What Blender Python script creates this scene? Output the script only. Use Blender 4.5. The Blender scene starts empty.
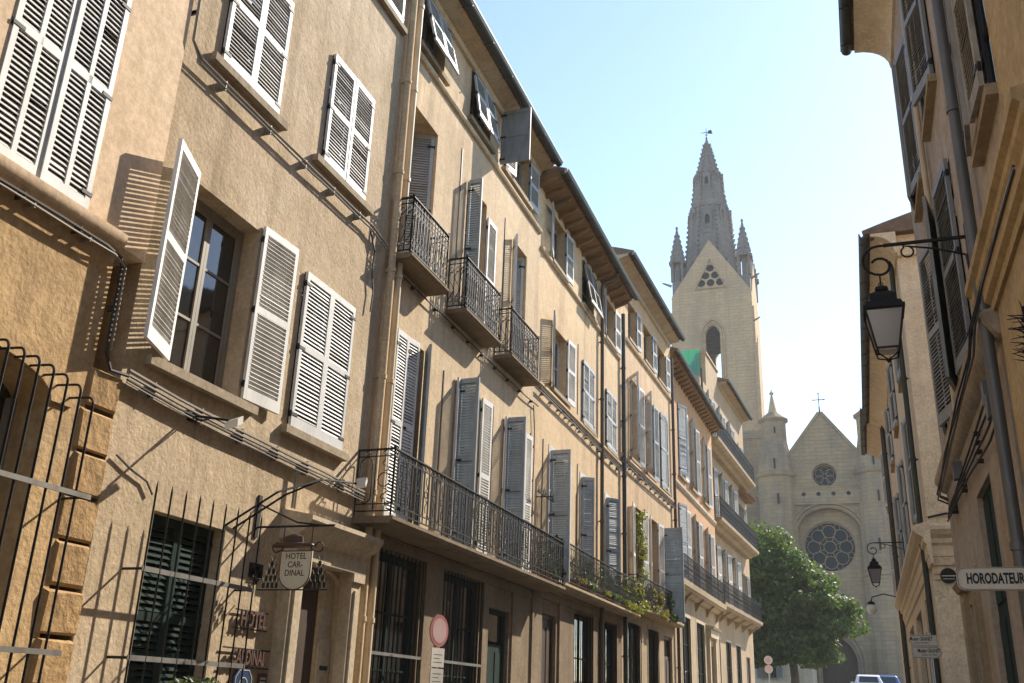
import bpy, math, random
from mathutils import Vector, Matrix
from mathutils.geometry import tessellate_polygon
random.seed(7)
S = bpy.context.scene
COL = S.collection
PI = math.pi
sin, cos, rad = math.sin, math.cos, math.radians

# ------------------------------------------------------------------ mesh builder
class MB:
    def __init__(s):
        s.v = []; s.f = []; s.m = []; s.mi = 0
    def face(s, idx):
        s.f.append(tuple(idx)); s.m.append(s.mi)
    def add(s, vs, fs):
        n = len(s.v); s.v += [tuple(p) for p in vs]
        for f in fs: s.face([n + i for i in f])
    def box(s, x0, x1, y0, y1, z0, z1):
        s.add([(x0,y0,z0),(x1,y0,z0),(x1,y1,z0),(x0,y1,z0),(x0,y0,z1),(x1,y0,z1),(x1,y1,z1),(x0,y1,z1)],
              [(3,2,1,0),(4,5,6,7),(0,1,5,4),(1,2,6,5),(2,3,7,6),(3,0,4,7)])
    def obox(s, c, ax, ay, az):
        c = Vector(c); ax = Vector(ax); ay = Vector(ay); az = Vector(az); P = []
        for k in (-1, 1):
            for (i, j) in ((-1,-1),(1,-1),(1,1),(-1,1)): P.append(c + ax*i + ay*j + az*k)
        s.add(P, [(3,2,1,0),(4,5,6,7),(0,1,5,4),(1,2,6,5),(2,3,7,6),(3,0,4,7)])
    def quad(s, a, b, c, d):
        s.add([a, b, c, d], [(0,1,2,3)])
    def prism(s, poly, lo, hi, fn):
        """poly of 2d points swept from lo to hi; fn(a, b, t) gives a point"""
        n = len(poly)
        s.add([fn(a, b, lo) for a, b in poly] + [fn(a, b, hi) for a, b in poly],
              [tuple(range(n))[::-1], tuple(range(n, 2*n))] + [(i, (i+1) % n, n+(i+1) % n, n+i) for i in range(n)])
    def sweep_u(s, poly, u0, u1):      # profile in (v, z), swept along u
        s.prism(poly, u0, u1, lambda a, b, t: (a, t, b))
    def tube(s, pts, r, n=6, closed=False, r2=None):
        pts = [Vector(p) for p in pts]; N = len(pts)
        if N < 2: return
        base = len(s.v); up = None
        for i, p in enumerate(pts):
            if closed: d = pts[(i+1) % N] - pts[i-1]
            elif i == 0: d = pts[1] - pts[0]
            elif i == N-1: d = pts[-1] - pts[-2]
            else: d = (pts[i+1]-p).normalized() + (p-pts[i-1]).normalized()
            if d.length < 1e-9: d = Vector((0,0,1))
            d.normalize()
            if up is None:
                up = Vector((0,0,1)) if abs(d.z) < .9 else Vector((1,0,0))
            a = d.cross(up)
            if a.length < 1e-4: a = d.cross(Vector((0,1,0)))
            a.normalize(); b = a.cross(d).normalized(); up = b
            rr = r if r2 is None else r + (r2-r)*i/(N-1)
            for k in range(n):
                t = 2*PI*(k+.5)/n
                s.v.append(tuple(p + a*(cos(t)*rr) + b*(sin(t)*rr)))
        for i in range(N if closed else N-1):
            j = (i+1) % N
            for k in range(n):
                l = (k+1) % n
                s.face((base+i*n+k, base+i*n+l, base+j*n+l, base+j*n+k))
        if not closed:
            s.face([base+k for k in range(n)][::-1]); s.face([base+(N-1)*n+k for k in range(n)])
    def lathe(s, prof, n=12, c=(0,0,0), rot=0.):
        base = len(s.v); c = Vector(c)
        for r, z in prof:
            for k in range(n):
                t = 2*PI*k/n + rot
                s.v.append((c.x+r*cos(t), c.y+r*sin(t), c.z+z))
        for i in range(len(prof)-1):
            for k in range(n):
                l = (k+1) % n
                s.face((base+i*n+k, base+i*n+l, base+(i+1)*n+l, base+(i+1)*n+k))
        s.face([base+k for k in range(n)][::-1]); s.face([base+(len(prof)-1)*n+k for k in range(n)])
    def ball(s, c, r, n=8, sz=1.):
        s.lathe([(max(1e-3, r*sin(PI*i/6)), -r*sz*cos(PI*i/6)) for i in range(7)], n, c)
    def sheet(s, outer, holes, fn, depth=None):
        """flat sheet of outline `outer` (2d) with holes; fn(a,b,d) -> point, d=0 on the face; reveals go back by depth"""
        loops = [outer] + holes
        flat = [p for l in loops for p in l]
        tris = tessellate_polygon([[Vector((a, b, 0)) for a, b in l] for l in loops])
        base = len(s.v); s.v += [tuple(fn(a, b, 0)) for a, b in flat]
        for t in tris:
            A, B, C = (Vector((flat[i][0], flat[i][1], 0)) for i in t)
            if (B-A).cross(C-A).z < 0: t = t[::-1]
            s.face([base+i for i in t])
        if depth:
            for h in holes:
                d = depth
                m = len(h)
                area = sum(h[i][0]*h[(i+1) % m][1]-h[(i+1) % m][0]*h[i][1] for i in range(m))
                hh = h if area > 0 else h[::-1]
                s.add([fn(a, b, 0) for a, b in hh] + [fn(a, b, d) for a, b in hh],
                      [(i, m+i, m+(i+1) % m, (i+1) % m) for i in range(m)])
    def build(s, name, mats, parent=None, loc=(0,0,0), rot=(0,0,0), smooth=None):
        me = mesh_of(s, name, mats, smooth)
        return link(name, me, parent, loc, rot)

def mesh_of(s, name, mats, smooth=None):
    me = bpy.data.meshes.new(name)
    me.from_pydata(s.v, [], s.f)
    if not isinstance(mats, (list, tuple)): mats = [mats]
    for m in mats: me.materials.append(m)
    if len(mats) > 1: me.polygons.foreach_set('material_index', s.m)
    if smooth is not None:
        me.polygons.foreach_set('use_smooth', [True]*len(me.polygons))
        me.set_sharp_from_angle(angle=rad(smooth))
    me.update()
    return me

def link(name, data, parent=None, loc=(0,0,0), rot=(0,0,0)):
    o = bpy.data.objects.new(name, data); COL.objects.link(o)
    o.location = loc; o.rotation_euler = rot
    if parent: o.parent = parent
    return o

def tag(o, label=None, cat=None, group=None, kind=None):
    if label: o['label'] = label
    if cat: o['category'] = cat
    if group: o['group'] = group
    if kind: o['kind'] = kind
    return o

def empty(name, loc, rz=0, **k):
    o = link(name, None, None, loc, (0,0,rz)); o.empty_display_size = .2
    return tag(o, **k)

def copy_tree(o, parent=None):
    c = o.copy(); COL.objects.link(c); c.parent = parent
    for ch in list(o.children): copy_tree(ch, c)
    return c

def arc(cx, cy, r, a0, a1, n):
    return [(cx+r*cos(rad(a0+(a1-a0)*i/n)), cy+r*sin(rad(a0+(a1-a0)*i/n))) for i in range(n+1)]
def circ(cx, cy, r, n=16): return arc(cx, cy, r, 0, 360, n)[:-1]
def rect(a0, a1, b0, b1): return [(a0,b0),(a1,b0),(a1,b1),(a0,b1)]
def lancet(c, hw, z0, zs, k=1.5, n=6):
    """pointed arch opening: half width hw, springing at zs"""
    R = hw*2*k/ (1+0) * .5 + hw*.5
    R = hw*k
    p = [(c-hw, z0), (c+hw, z0)]
    am = math.degrees(math.acos((R-hw)/R))
    p += [(c+hw-R+R*cos(rad(am*i/n)), zs+R*sin(rad(am*i/n))) for i in range(n)]
    p.append((c, zs+R*sin(rad(am))))
    p += [(c-hw+R-R*cos(rad(am*i/n)), zs+R*sin(rad(am*i/n))) for i in range(n-1, -1, -1)]
    return p

# ------------------------------------------------------------------ materials
def nmat(name):
    m = bpy.data.materials.new(name); m.use_nodes = True
    nt = m.node_tree; b = nt.nodes['Principled BSDF']
    return m, nt, b
def N(nt, typ, **k):
    n = nt.nodes.new(typ)
    for a, v in k.items():
        if a in n.inputs.keys(): n.inputs[a].default_value = v
        else: setattr(n, a, v)
    return n
def rgb(c): return (c[0], c[1], c[2], 1)
def noise(nt, vec, scale, detail=4, rough=.55, dist=0.):
    n = N(nt, 'ShaderNodeTexNoise'); n.inputs['Scale'].default_value = scale
    n.inputs['Detail'].default_value = detail; n.inputs['Roughness'].default_value = rough; n.inputs['Distortion'].default_value = dist
    nt.links.new(vec, n.inputs['Vector']); return n.outputs['Fac']
def ramp(nt, fac, p0, p1, v0=0., v1=1.):
    n = N(nt, 'ShaderNodeMapRange'); n.inputs[1].default_value = p0; n.inputs[2].default_value = p1
    n.inputs[3].default_value = v0; n.inputs[4].default_value = v1
    nt.links.new(fac, n.inputs[0]); return n.outputs[0]
def mix(nt, fac, a, b, typ='MIX'):
    n = N(nt, 'ShaderNodeMix', data_type='RGBA', blend_type=typ)
    L = nt.links
    if isinstance(fac, (int, float)): n.inputs[0].default_value = fac
    else: L.new(fac, n.inputs[0])
    for i, x in ((6, a), (7, b)):
        if isinstance(x, tuple): n.inputs[i].default_value = rgb(x)
        else: L.new(x, n.inputs[i])
    return n.outputs[2]
def mapping(nt, vec, sc):
    n = N(nt, 'ShaderNodeMapping'); n.inputs['Scale'].default_value = sc
    nt.links.new(vec, n.inputs['Vector']); return n.outputs[0]
def pos(nt): return N(nt, 'ShaderNodeNewGeometry').outputs['Position']
def mul(nt, a, b):
    n = N(nt, 'ShaderNodeMath', operation='MULTIPLY')
    for i, x in ((0, a), (1, b)):
        if isinstance(x, (int, float)): n.inputs[i].default_value = x
        else: nt.links.new(x, n.inputs[i])
    return n.outputs[0]
def addn(nt, a, b):
    n = N(nt, 'ShaderNodeMath', operation='ADD')
    for i, x in ((0, a), (1, b)):
        if isinstance(x, (int, float)): n.inputs[i].default_value = x
        else: nt.links.new(x, n.inputs[i])
    return n.outputs[0]
def bump(nt, b, h, strength, dist):
    n = N(nt, 'ShaderNodeBump'); n.inputs['Strength'].default_value = strength; n.inputs['Distance'].default_value = dist
    nt.links.new(h, n.inputs['Height']); nt.links.new(n.outputs[0], b.inputs['Normal'])

def stucco(name, c1, c2, dirt, streak=.5, grain=22., bdist=.006, big=.5, patch=None, pamt=.5, wav=.02):
    m, nt, b = nmat(name); P = pos(nt)
    a = noise(nt, P, big, 6, .6, .4)
    col = mix(nt, ramp(nt, a, .35, .65), c1, c2)
    if patch:
        q = noise(nt, P, .9, 5, .6, .8)
        col = mix(nt, ramp(nt, q, .56, .66, 0, pamt), col, patch)
    st = noise(nt, mapping(nt, P, (2.6, 2.6, .16)), 1., 6, .65)
    col = mix(nt, ramp(nt, st, .5, .78, 0, streak), col, dirt)
    st2 = noise(nt, mapping(nt, P, (9, 9, .5)), 1., 4, .6)
    col = mix(nt, ramp(nt, st2, .58, .8, 0, streak*.5), col, dirt)
    g = noise(nt, P, grain, 6, .65)
    col = mix(nt, 1., col, mix(nt, ramp(nt, g, .3, .7), (.78,.77,.75), (1.12,1.12,1.12)), 'MULTIPLY')
    gr = noise(nt, P, big*.7, 5, .7, 1.2)
    col = mix(nt, ramp(nt, gr, .54, .74, 0, streak*.55), col, dirt)
    dv = N(nt, 'ShaderNodeVectorMath', operation='ADD')
    nz = N(nt, 'ShaderNodeTexNoise'); nz.inputs['Scale'].default_value = 2.2; nz.inputs['Detail'].default_value = 4
    nt.links.new(P, nz.inputs['Vector']); nt.links.new(P, dv.inputs[0]); nt.links.new(nz.outputs['Color'], dv.inputs[1])
    vo = N(nt, 'ShaderNodeTexVoronoi', feature='DISTANCE_TO_EDGE'); vo.inputs['Scale'].default_value = .42
    nt.links.new(dv.outputs[0], vo.inputs['Vector'])
    ck = mul(nt, ramp(nt, vo.outputs['Distance'], .0, .007, 1, 0), ramp(nt, noise(nt, P, .8, 2), .52, .6))
    col = mix(nt, mul(nt, ck, .55), col, dirt)
    sp = noise(nt, P, grain*.22, 5, .7)
    col = mix(nt, 1., col, mix(nt, ramp(nt, sp, .3, .7), (.86,.85,.83), (1.08,1.08,1.08)), 'MULTIPLY')
    nt.links.new(col, b.inputs['Base Color'])
    b.inputs['Roughness'].default_value = .92; b.inputs['Specular IOR Level'].default_value = .15
    h = addn(nt, mul(nt, g, bdist), mul(nt, noise(nt, P, 1.3, 4), wav))
    h = addn(nt, h, mul(nt, noise(nt, P, grain*.4, 3), bdist))
    bump(nt, b, h, 1., 1.)
    return m

def paint(name, c, dirt, amt=.5, rough=.55, metal=0., grain=9., brush=True):
    m, nt, b = nmat(name); P = pos(nt)
    a = noise(nt, mapping(nt, P, (grain, grain, grain*.25)), 1., 5, .65)
    col = mix(nt, ramp(nt, a, .48, .72, 0, amt), c, dirt)
    k = noise(nt, P, 2.2, 3)
    col = mix(nt, 1., col, mix(nt, ramp(nt, k, .3, .7), (.86,.86,.86), (1.06,1.06,1.06)), 'MULTIPLY')
    oi = N(nt, 'ShaderNodeObjectInfo').outputs['Random']
    col = mix(nt, 1., col, mix(nt, oi, (.86,.87,.89), (1.08,1.07,1.04)), 'MULTIPLY')
    rs = noise(nt, mapping(nt, P, (22, 22, 2.)), 1., 4, .7)
    col = mix(nt, ramp(nt, rs, .6, .72, 0, amt*.8), col, tuple(x*.8 for x in dirt))
    nt.links.new(col, b.inputs['Base Color'])
    b.inputs['Roughness'].default_value = rough; b.inputs['Metallic'].default_value = metal
    b.inputs['Specular IOR Level'].default_value = .3 if rough < .8 else .05
    bump(nt, b, a, .3, .004)
    return m

def ashlar(name, c1, c2, mortar, bw, bh, grime=(.16,.15,.14), gamt=.6, var=1.):
    m, nt, b = nmat(name); P = pos(nt)
    sep = N(nt, 'ShaderNodeSeparateXYZ'); nt.links.new(P, sep.inputs[0])
    com = N(nt, 'ShaderNodeCombineXYZ')
    nt.links.new(addn(nt, sep.outputs[0], mul(nt, sep.outputs[1], .83)), com.inputs[0]); nt.links.new(sep.outputs[2], com.inputs[1])
    br = N(nt, 'ShaderNodeTexBrick'); nt.links.new(com.outputs[0], br.inputs['Vector'])
    br.inputs['Color1'].default_value = rgb(c1); br.inputs['Color2'].default_value = rgb(c2); br.inputs['Mortar'].default_value = rgb(mortar)
    br.inputs['Scale'].default_value = 1.; br.inputs['Brick Width'].default_value = bw; br.inputs['Row Height'].default_value = bh
    br.inputs['Mortar Size'].default_value = .018; br.inputs['Mortar Smooth'].default_value = .4
    col = br.outputs['Color']
    a = noise(nt, P, .22, 6, .65, .5)
    st = noise(nt, mapping(nt, P, (.9, .9, .09)), 1., 6, .65)
    col = mix(nt, ramp(nt, addn(nt, mul(nt, a, .5), mul(nt, st, .5)), .44, .66, 0, gamt), col, grime)
    g = noise(nt, P, 6., 6, .7)
    col = mix(nt, 1., col, mix(nt, ramp(nt, g, .3, .7), (.8,.8,.8), (1.1,1.1,1.1)), 'MULTIPLY')
    nt.links.new(col, b.inputs['Base Color'])
    b.inputs['Roughness'].default_value = .95; b.inputs['Specular IOR Level'].default_value = .1
    bump(nt, b, addn(nt, mul(nt, g, .03), mul(nt, br.outputs['Fac'], -.02)), 1., 1.)
    return m

def simple(name, c, rough=.6, metal=0., spec=.3):
    m, nt, b = nmat(name)
    b.inputs['Base Color'].default_value = rgb(c); b.inputs['Roughness'].default_value = rough
    b.inputs['Metallic'].default_value = metal; b.inputs['Specular IOR Level'].default_value = spec
    return m

def planks(name, c1, c2, scale, dirx=True):
    m, nt, b = nmat(name); P = pos(nt)
    w = noise(nt, mapping(nt, P, (1.2, 14, 14) if dirx else (14, 14, 1.2)), scale, 5, .6, .3)
    col = mix(nt, ramp(nt, w, .35, .68), c1, c2)
    g = noise(nt, P, 1.2, 4)
    col = mix(nt, 1., col, mix(nt, ramp(nt, g, .3, .7), (.75,.75,.75), (1.1,1.1,1.1)), 'MULTIPLY')
    nt.links.new(col, b.inputs['Base Color']); b.inputs['Roughness'].default_value = .8
    b.inputs['Specular IOR Level'].default_value = .2
    bump(nt, b, w, .5, .01)
    return m

def leafmat(name, c1, c2, c3, scale=.8):
    m, nt, b = nmat(name); P = pos(nt)
    a = noise(nt, P, scale, 3); g = noise(nt, P, 9., 2)
    col = mix(nt, ramp(nt, a, .35, .65), c1, c2)
    col = mix(nt, ramp(nt, g, .45, .75, 0, .7), col, c3)
    nt.links.new(col, b.inputs['Base Color']); b.inputs['Roughness'].default_value = .5; b.inputs['Specular IOR Level'].default_value = .35
    tr = N(nt, 'ShaderNodeBsdfTranslucent'); nt.links.new(mix(nt, 1., col, (1.5,1.6,.7), 'MULTIPLY'), tr.inputs['Color'])
    mx = N(nt, 'ShaderNodeMixShader'); mx.inputs[0].default_value = .4
    nt.links.new(b.outputs[0], mx.inputs[1]); nt.links.new(tr.outputs[0], mx.inputs[2])
    nt.links.new(mx.outputs[0], nt.nodes['Material Output'].inputs[0])
    return m

def glassmat(name, c, rough=.04, wob=.004):
    m, nt, b = nmat(name); P = pos(nt)
    col = mix(nt, ramp(nt, noise(nt, P, 1.5, 3), .35, .7), c, tuple(x*1.8 for x in c))
    nt.links.new(col, b.inputs['Base Color'])
    b.inputs['Roughness'].default_value = rough; b.inputs['IOR'].default_value = 1.52; b.inputs['Specular IOR Level'].default_value = .9
    bump(nt, b, noise(nt, P, 3., 2), .25, wob)
    return m

def frosted(name, c):
    m, nt, b = nmat(name)
    nt.nodes.remove(b)
    d = N(nt, 'ShaderNodeBsdfDiffuse'); d.inputs[0].default_value = rgb(c)
    t = N(nt, 'ShaderNodeBsdfTranslucent'); t.inputs[0].default_value = rgb(c)
    g = N(nt, 'ShaderNodeBsdfGlossy'); g.inputs['Roughness'].default_value = .15
    mx = N(nt, 'ShaderNodeMixShader'); mx.inputs[0].default_value = .65
    nt.links.new(d.outputs[0], mx.inputs[1]); nt.links.new(t.outputs[0], mx.inputs[2])
    m2 = N(nt, 'ShaderNodeMixShader'); m2.inputs[0].default_value = .08
    nt.links.new(mx.outputs[0], m2.inputs[1]); nt.links.new(g.outputs[0], m2.inputs[2])
    nt.links.new(m2.outputs[0], nt.nodes['Material Output'].inputs[0])
    return m

M = {}
M['a_smooth'] = stucco('peach_lime_plaster', (.71,.555,.395), (.65,.495,.34), (.45,.32,.21), .35, 16, .0025, .6, wav=.012)
M['a_rough'] = stucco('ochre_roughcast', (.52,.36,.19), (.42,.29,.155), (.22,.15,.085), .6, 17, .011, .9, (.54,.41,.25), .6, .03)
M['a2'] = stucco('buff_roughcast', (.52,.41,.285), (.45,.355,.235), (.25,.185,.115), .8, 24, .008, .5, (.57,.47,.34), .7, .02)
M['b1'] = stucco('honey_plaster', (.61,.475,.315), (.535,.41,.265), (.30,.215,.13), .85, 28, .003, .5, (.66,.52,.35), .6)
M['b2'] = stucco('apricot_plaster', (.63,.475,.295), (.56,.415,.255), (.33,.225,.13), .75, 28, .003, .5)
M['c'] = stucco('amber_plaster', (.60,.44,.275), (.525,.375,.23), (.30,.205,.12), .85, 28, .004, .5)
M['d'] = stucco('terracotta_plaster', (.54,.32,.17), (.46,.275,.145), (.28,.19,.11), .6, 28, .004, .5, (.45,.36,.25), .6)
M['e'] = stucco('grey_buff_plaster', (.44,.33,.21), (.36,.28,.19), (.22,.17,.12), .65, 28, .004, .4, (.5,.31,.16), .6)
M['r1'] = stucco('pinkish_old_plaster', (.50,.42,.33), (.41,.34,.265), (.24,.2,.16), .8, 16, .008, .8, (.42,.30,.17), .8, .04)
M['r0'] = stucco('orange_ochre_plaster', (.55,.40,.22), (.49,.355,.19), (.24,.19,.10), .6, 16, .006, .6)
M['r2'] = stucco('cream_apricot_render', (.80,.68,.50), (.76,.63,.455), (.42,.30,.19), .35, 24, .003, .5)
M['r3'] = stucco('pale_beige_render', (.66,.55,.41), (.58,.48,.35), (.33,.25,.17), .5, 20, .004, .5)
M['stone'] = stucco('dressed_limestone', (.43,.335,.22), (.36,.28,.18), (.20,.16,.11), .7, 18, .006, .9)
M['brownstone'] = stucco('brown_weathered_stone', (.27,.20,.13), (.20,.15,.10), (.12,.095,.07), .6, 18, .006, .9)  # brown stone, colour darkened to carry the shade around the balconies
M['palestone'] = stucco('pale_limestone', (.55,.46,.34), (.48,.40,.29), (.28,.23,.17), .6, 18, .004, .9)
M['quoin'] = stucco('ochre_quoin_stone', (.44,.29,.14), (.36,.235,.12), (.2,.14,.08), .5, 10, .022, 1.3, None, .5, .06)
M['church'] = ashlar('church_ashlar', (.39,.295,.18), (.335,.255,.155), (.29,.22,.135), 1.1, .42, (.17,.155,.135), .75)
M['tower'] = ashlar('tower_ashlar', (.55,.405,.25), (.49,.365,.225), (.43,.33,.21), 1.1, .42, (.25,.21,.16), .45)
M['spire'] = ashlar('weathered_spire_stone', (.27,.235,.2), (.22,.2,.175), (.18,.16,.14), .9, .4, (.12,.115,.11), .7)
M['white'] = paint('weathered_white_paint', (.70,.69,.66), (.44,.42,.38), .55)
M['greywhite'] = paint('grey_white_paint', (.58,.585,.57), (.36,.36,.34), .5)
M['greyblue'] = paint('pale_blue_grey_paint', (.42,.45,.46), (.26,.28,.28), .5)
M['bluegrey'] = paint('slate_blue_paint', (.33,.375,.40), (.2,.22,.23), .5)  # slate blue, also the shaded colour of leaves standing open
M['grey'] = paint('faded_grey_paint', (.27,.275,.265), (.15,.15,.14), .6)
M['darkgreen'] = paint('dark_green_paint', (.032,.05,.044), (.02,.03,.027), .5, .85)
M['oldwood'] = paint('weathered_grey_wood', (.33,.31,.28), (.14,.13,.115), .8, .8)
M['winframe'] = paint('dark_taupe_frame_paint', (.24,.22,.185), (.13,.115,.095), .5)
M['winwhite'] = paint('cream_frame_paint', (.55,.53,.48), (.35,.33,.28), .4)
M['darkwood'] = paint('dark_brown_wood', (.07,.045,.03), (.035,.025,.018), .6, .6)
M['iron'] = paint('black_wrought_iron', (.013,.014,.014), (.03,.022,.017), .4, .6, .1)
M['ironlight'] = paint('grey_worn_iron', (.20,.195,.18), (.09,.075,.06), .6, .5, .3)
M['zinc'] = paint('grey_zinc', (.16,.16,.155), (.09,.09,.085), .5, .5, .4)
M['greenzinc'] = paint('dark_green_gutter_paint', (.055,.065,.06), (.03,.035,.032), .5, .5, .1)
M['creampipe'] = paint('cream_pipe_paint', (.60,.48,.32), (.36,.28,.18), .5)
M['brownpipe'] = paint('brown_pipe_paint', (.12,.085,.06), (.06,.045,.035), .5)
M['cable'] = simple('black_cable_rubber', (.03,.028,.026), .7)
M['greycable'] = paint('grey_conduit', (.25,.22,.18), (.12,.1,.08), .5)
M['sillstone'] = stucco('worn_sill_stone', (.40,.33,.24), (.32,.26,.19), (.17,.14,.1), .7, 20, .004, 1.2)
M['soffitwood'] = planks('eave_boards', (.30,.19,.105), (.20,.125,.07), .9)
M['tile'] = stucco('canal_tile_clay', (.25,.175,.125), (.19,.135,.10), (.12,.1,.08), .6, 12, .004, 2.)
M['glass'] = glassmat('dark_window_glass', (.012,.014,.015))
M['churchglass'] = simple('leaded_church_glass', (.018,.028,.034), .5, 0, .12)
M['asphalt'] = stucco('asphalt', (.055,.054,.052), (.045,.045,.044), (.035,.035,.035), .2, 40, .004, .4)
M['roadstone'] = ashlar('worn_street_paving', (.36,.32,.265), (.31,.28,.23), (.2,.18,.15), .5, .22, (.2,.18,.16), .4)
M['paving'] = ashlar('paving_slabs', (.27,.25,.215), (.23,.215,.185), (.14,.13,.11), .8, .5, (.13,.12,.11), .4)
M['kerb'] = stucco('granite_kerb', (.33,.32,.30), (.27,.26,.25), (.15,.15,.14), .3, 30, .002, 2.)
M['earth'] = stucco('dusty_ground', (.22,.19,.15), (.17,.15,.12), (.12,.11,.09), .2, 6, .01, .3)
M['leaf'] = leafmat('lime_tree_leaves', (.05,.088,.021), (.068,.108,.025), (.115,.145,.033))
M['potleaf'] = leafmat('balcony_plant_leaves', (.04,.07,.03), (.06,.085,.035), (.09,.105,.05), 4)
M['yleaf'] = leafmat('yellow_green_climber_leaves', (.12,.13,.03), (.17,.165,.04), (.08,.10,.03), 4)
M['dryleaf'] = leafmat('dry_plant_leaves', (.13,.11,.06), (.17,.13,.07), (.09,.1,.04), 4)
M['bark'] = stucco('grey_bark', (.13,.11,.085), (.09,.075,.06), (.05,.045,.04), .6, 9, .03, 2.)
M['pot'] = stucco('terracotta_pot', (.35,.17,.09), (.29,.14,.08), (.2,.13,.09), .4, 20, .002, 3.)
M['signwhite'] = paint('off_white_sign_enamel', (.62,.58,.50), (.45,.41,.34), .35, .4)
M['signcream'] = paint('cream_sign_panel', (.66,.60,.47), (.5,.43,.32), .5, .5)
M['ink'] = simple('black_lettering', (.02,.02,.02), .5)  # lettering black, also stands for shade inside church openings
M['brownink'] = simple('faded_brown_lettering', (.10,.055,.035), .6)
M['red'] = paint('faded_red_enamel', (.46,.17,.15), (.46,.25,.22), .5, .4)
M['pink'] = paint('sun_bleached_disc', (.60,.40,.37), (.5,.38,.34), .5, .4)
M['darkred'] = paint('dark_red_iron_paint', (.10,.052,.042), (.06,.035,.03), .5)
M['blueplaque'] = paint('navy_enamel', (.04,.07,.14), (.03,.045,.08), .3, .3)
M['lampglass'] = frosted('frosted_lamp_glass', (.62,.58,.60))
M['canvas'] = frosted('green_canvas', (.16,.50,.30))
M['carwhite'] = simple('white_car_paint', (.72,.73,.74), .25, 0, .5)
M['carblue'] = simple('blue_car_paint', (.05,.12,.30), .25, 0, .5)
M['tyre'] = simple('tyre_rubber', (.02,.02,.02), .8)
M['redlens'] = simple('red_lamp_lens', (.4,.02,.02), .2)
M['steel'] = simple('galvanised_steel', (.38,.38,.37), .4, .7)
M['floodwhite'] = simple('white_floodlight_case', (.75,.74,.70), .35)

# ------------------------------------------------------------------ components of a facade
SH = {}
def shutter_mesh(w, h, mat, side, rows=2, cols=1, pitch=.046, solid=False, tilt=54, rails=(.085, .08, .13)):
    key = (round(w,3), round(h,3), mat, side, rows, cols, pitch, solid, tilt)
    if key in SH: return SH[key]
    b = MB(); T = .019; st = .055 if w > .35 else .04
    o = -1 if side == 'L' else 1
    top, mid, bot = rails
    b.box(0, st, -T, T, 0, h); b.box(w-st, w, -T, T, 0, h)
    cuts = [bot]
    zs = []
    ph = (h-top-bot-mid*(rows-1))/rows
    z = bot
    b.box(st, w-st, -T, T, 0, bot)
    for r in range(rows):
        zs.append((z, z+ph)); z += ph
        e = top if r == rows-1 else mid
        b.box(st, w-st, -T, T, z, z+e); z += e
    cw = (w-2*st-(cols-1)*.05)/cols
    for c in range(cols):
        x0 = st+c*(cw+.05)
        if c: b.box(x0-.05, x0, -T, T, bot, h-top)
        for z0, z1 in zs:
            if solid:
                b.box(x0, x0+cw, -.008, .008, z0, z1); continue
            n = max(3, int((z1-z0)/pitch)); d = (z1-z0)/n
            for i in range(n):
                zc = z0+d*(i+.5)
                jit = random.gauss(0, .05)+(random.choice((-.3,.25)) if random.random() < .025 else 0)
                a = rad(tilt)+jit
                b.obox((x0+cw/2, 0, zc), (cw/2+.002,0,0), (0, o*cos(a)*.0265, -sin(a)*.0265), (0, o*sin(a)*.0042, cos(a)*.0042))
    b.mi = 1                                     # strap hinges and latch
    for z in (h*.08, h*.5, h*.92):
        ya, yb = (-T-.006, -T+.001) if o < 0 else (T-.001, T+.006)
        b.box(-.012, .11, ya, yb, z-.018, z+.018)
        b.tube([(-.008,0,z-.035),(-.008,0,z+.035)], .014, 6)
    me = mesh_of(b, 'shutter', [M[mat], M['iron']])
    SH[key] = me
    return me

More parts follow.
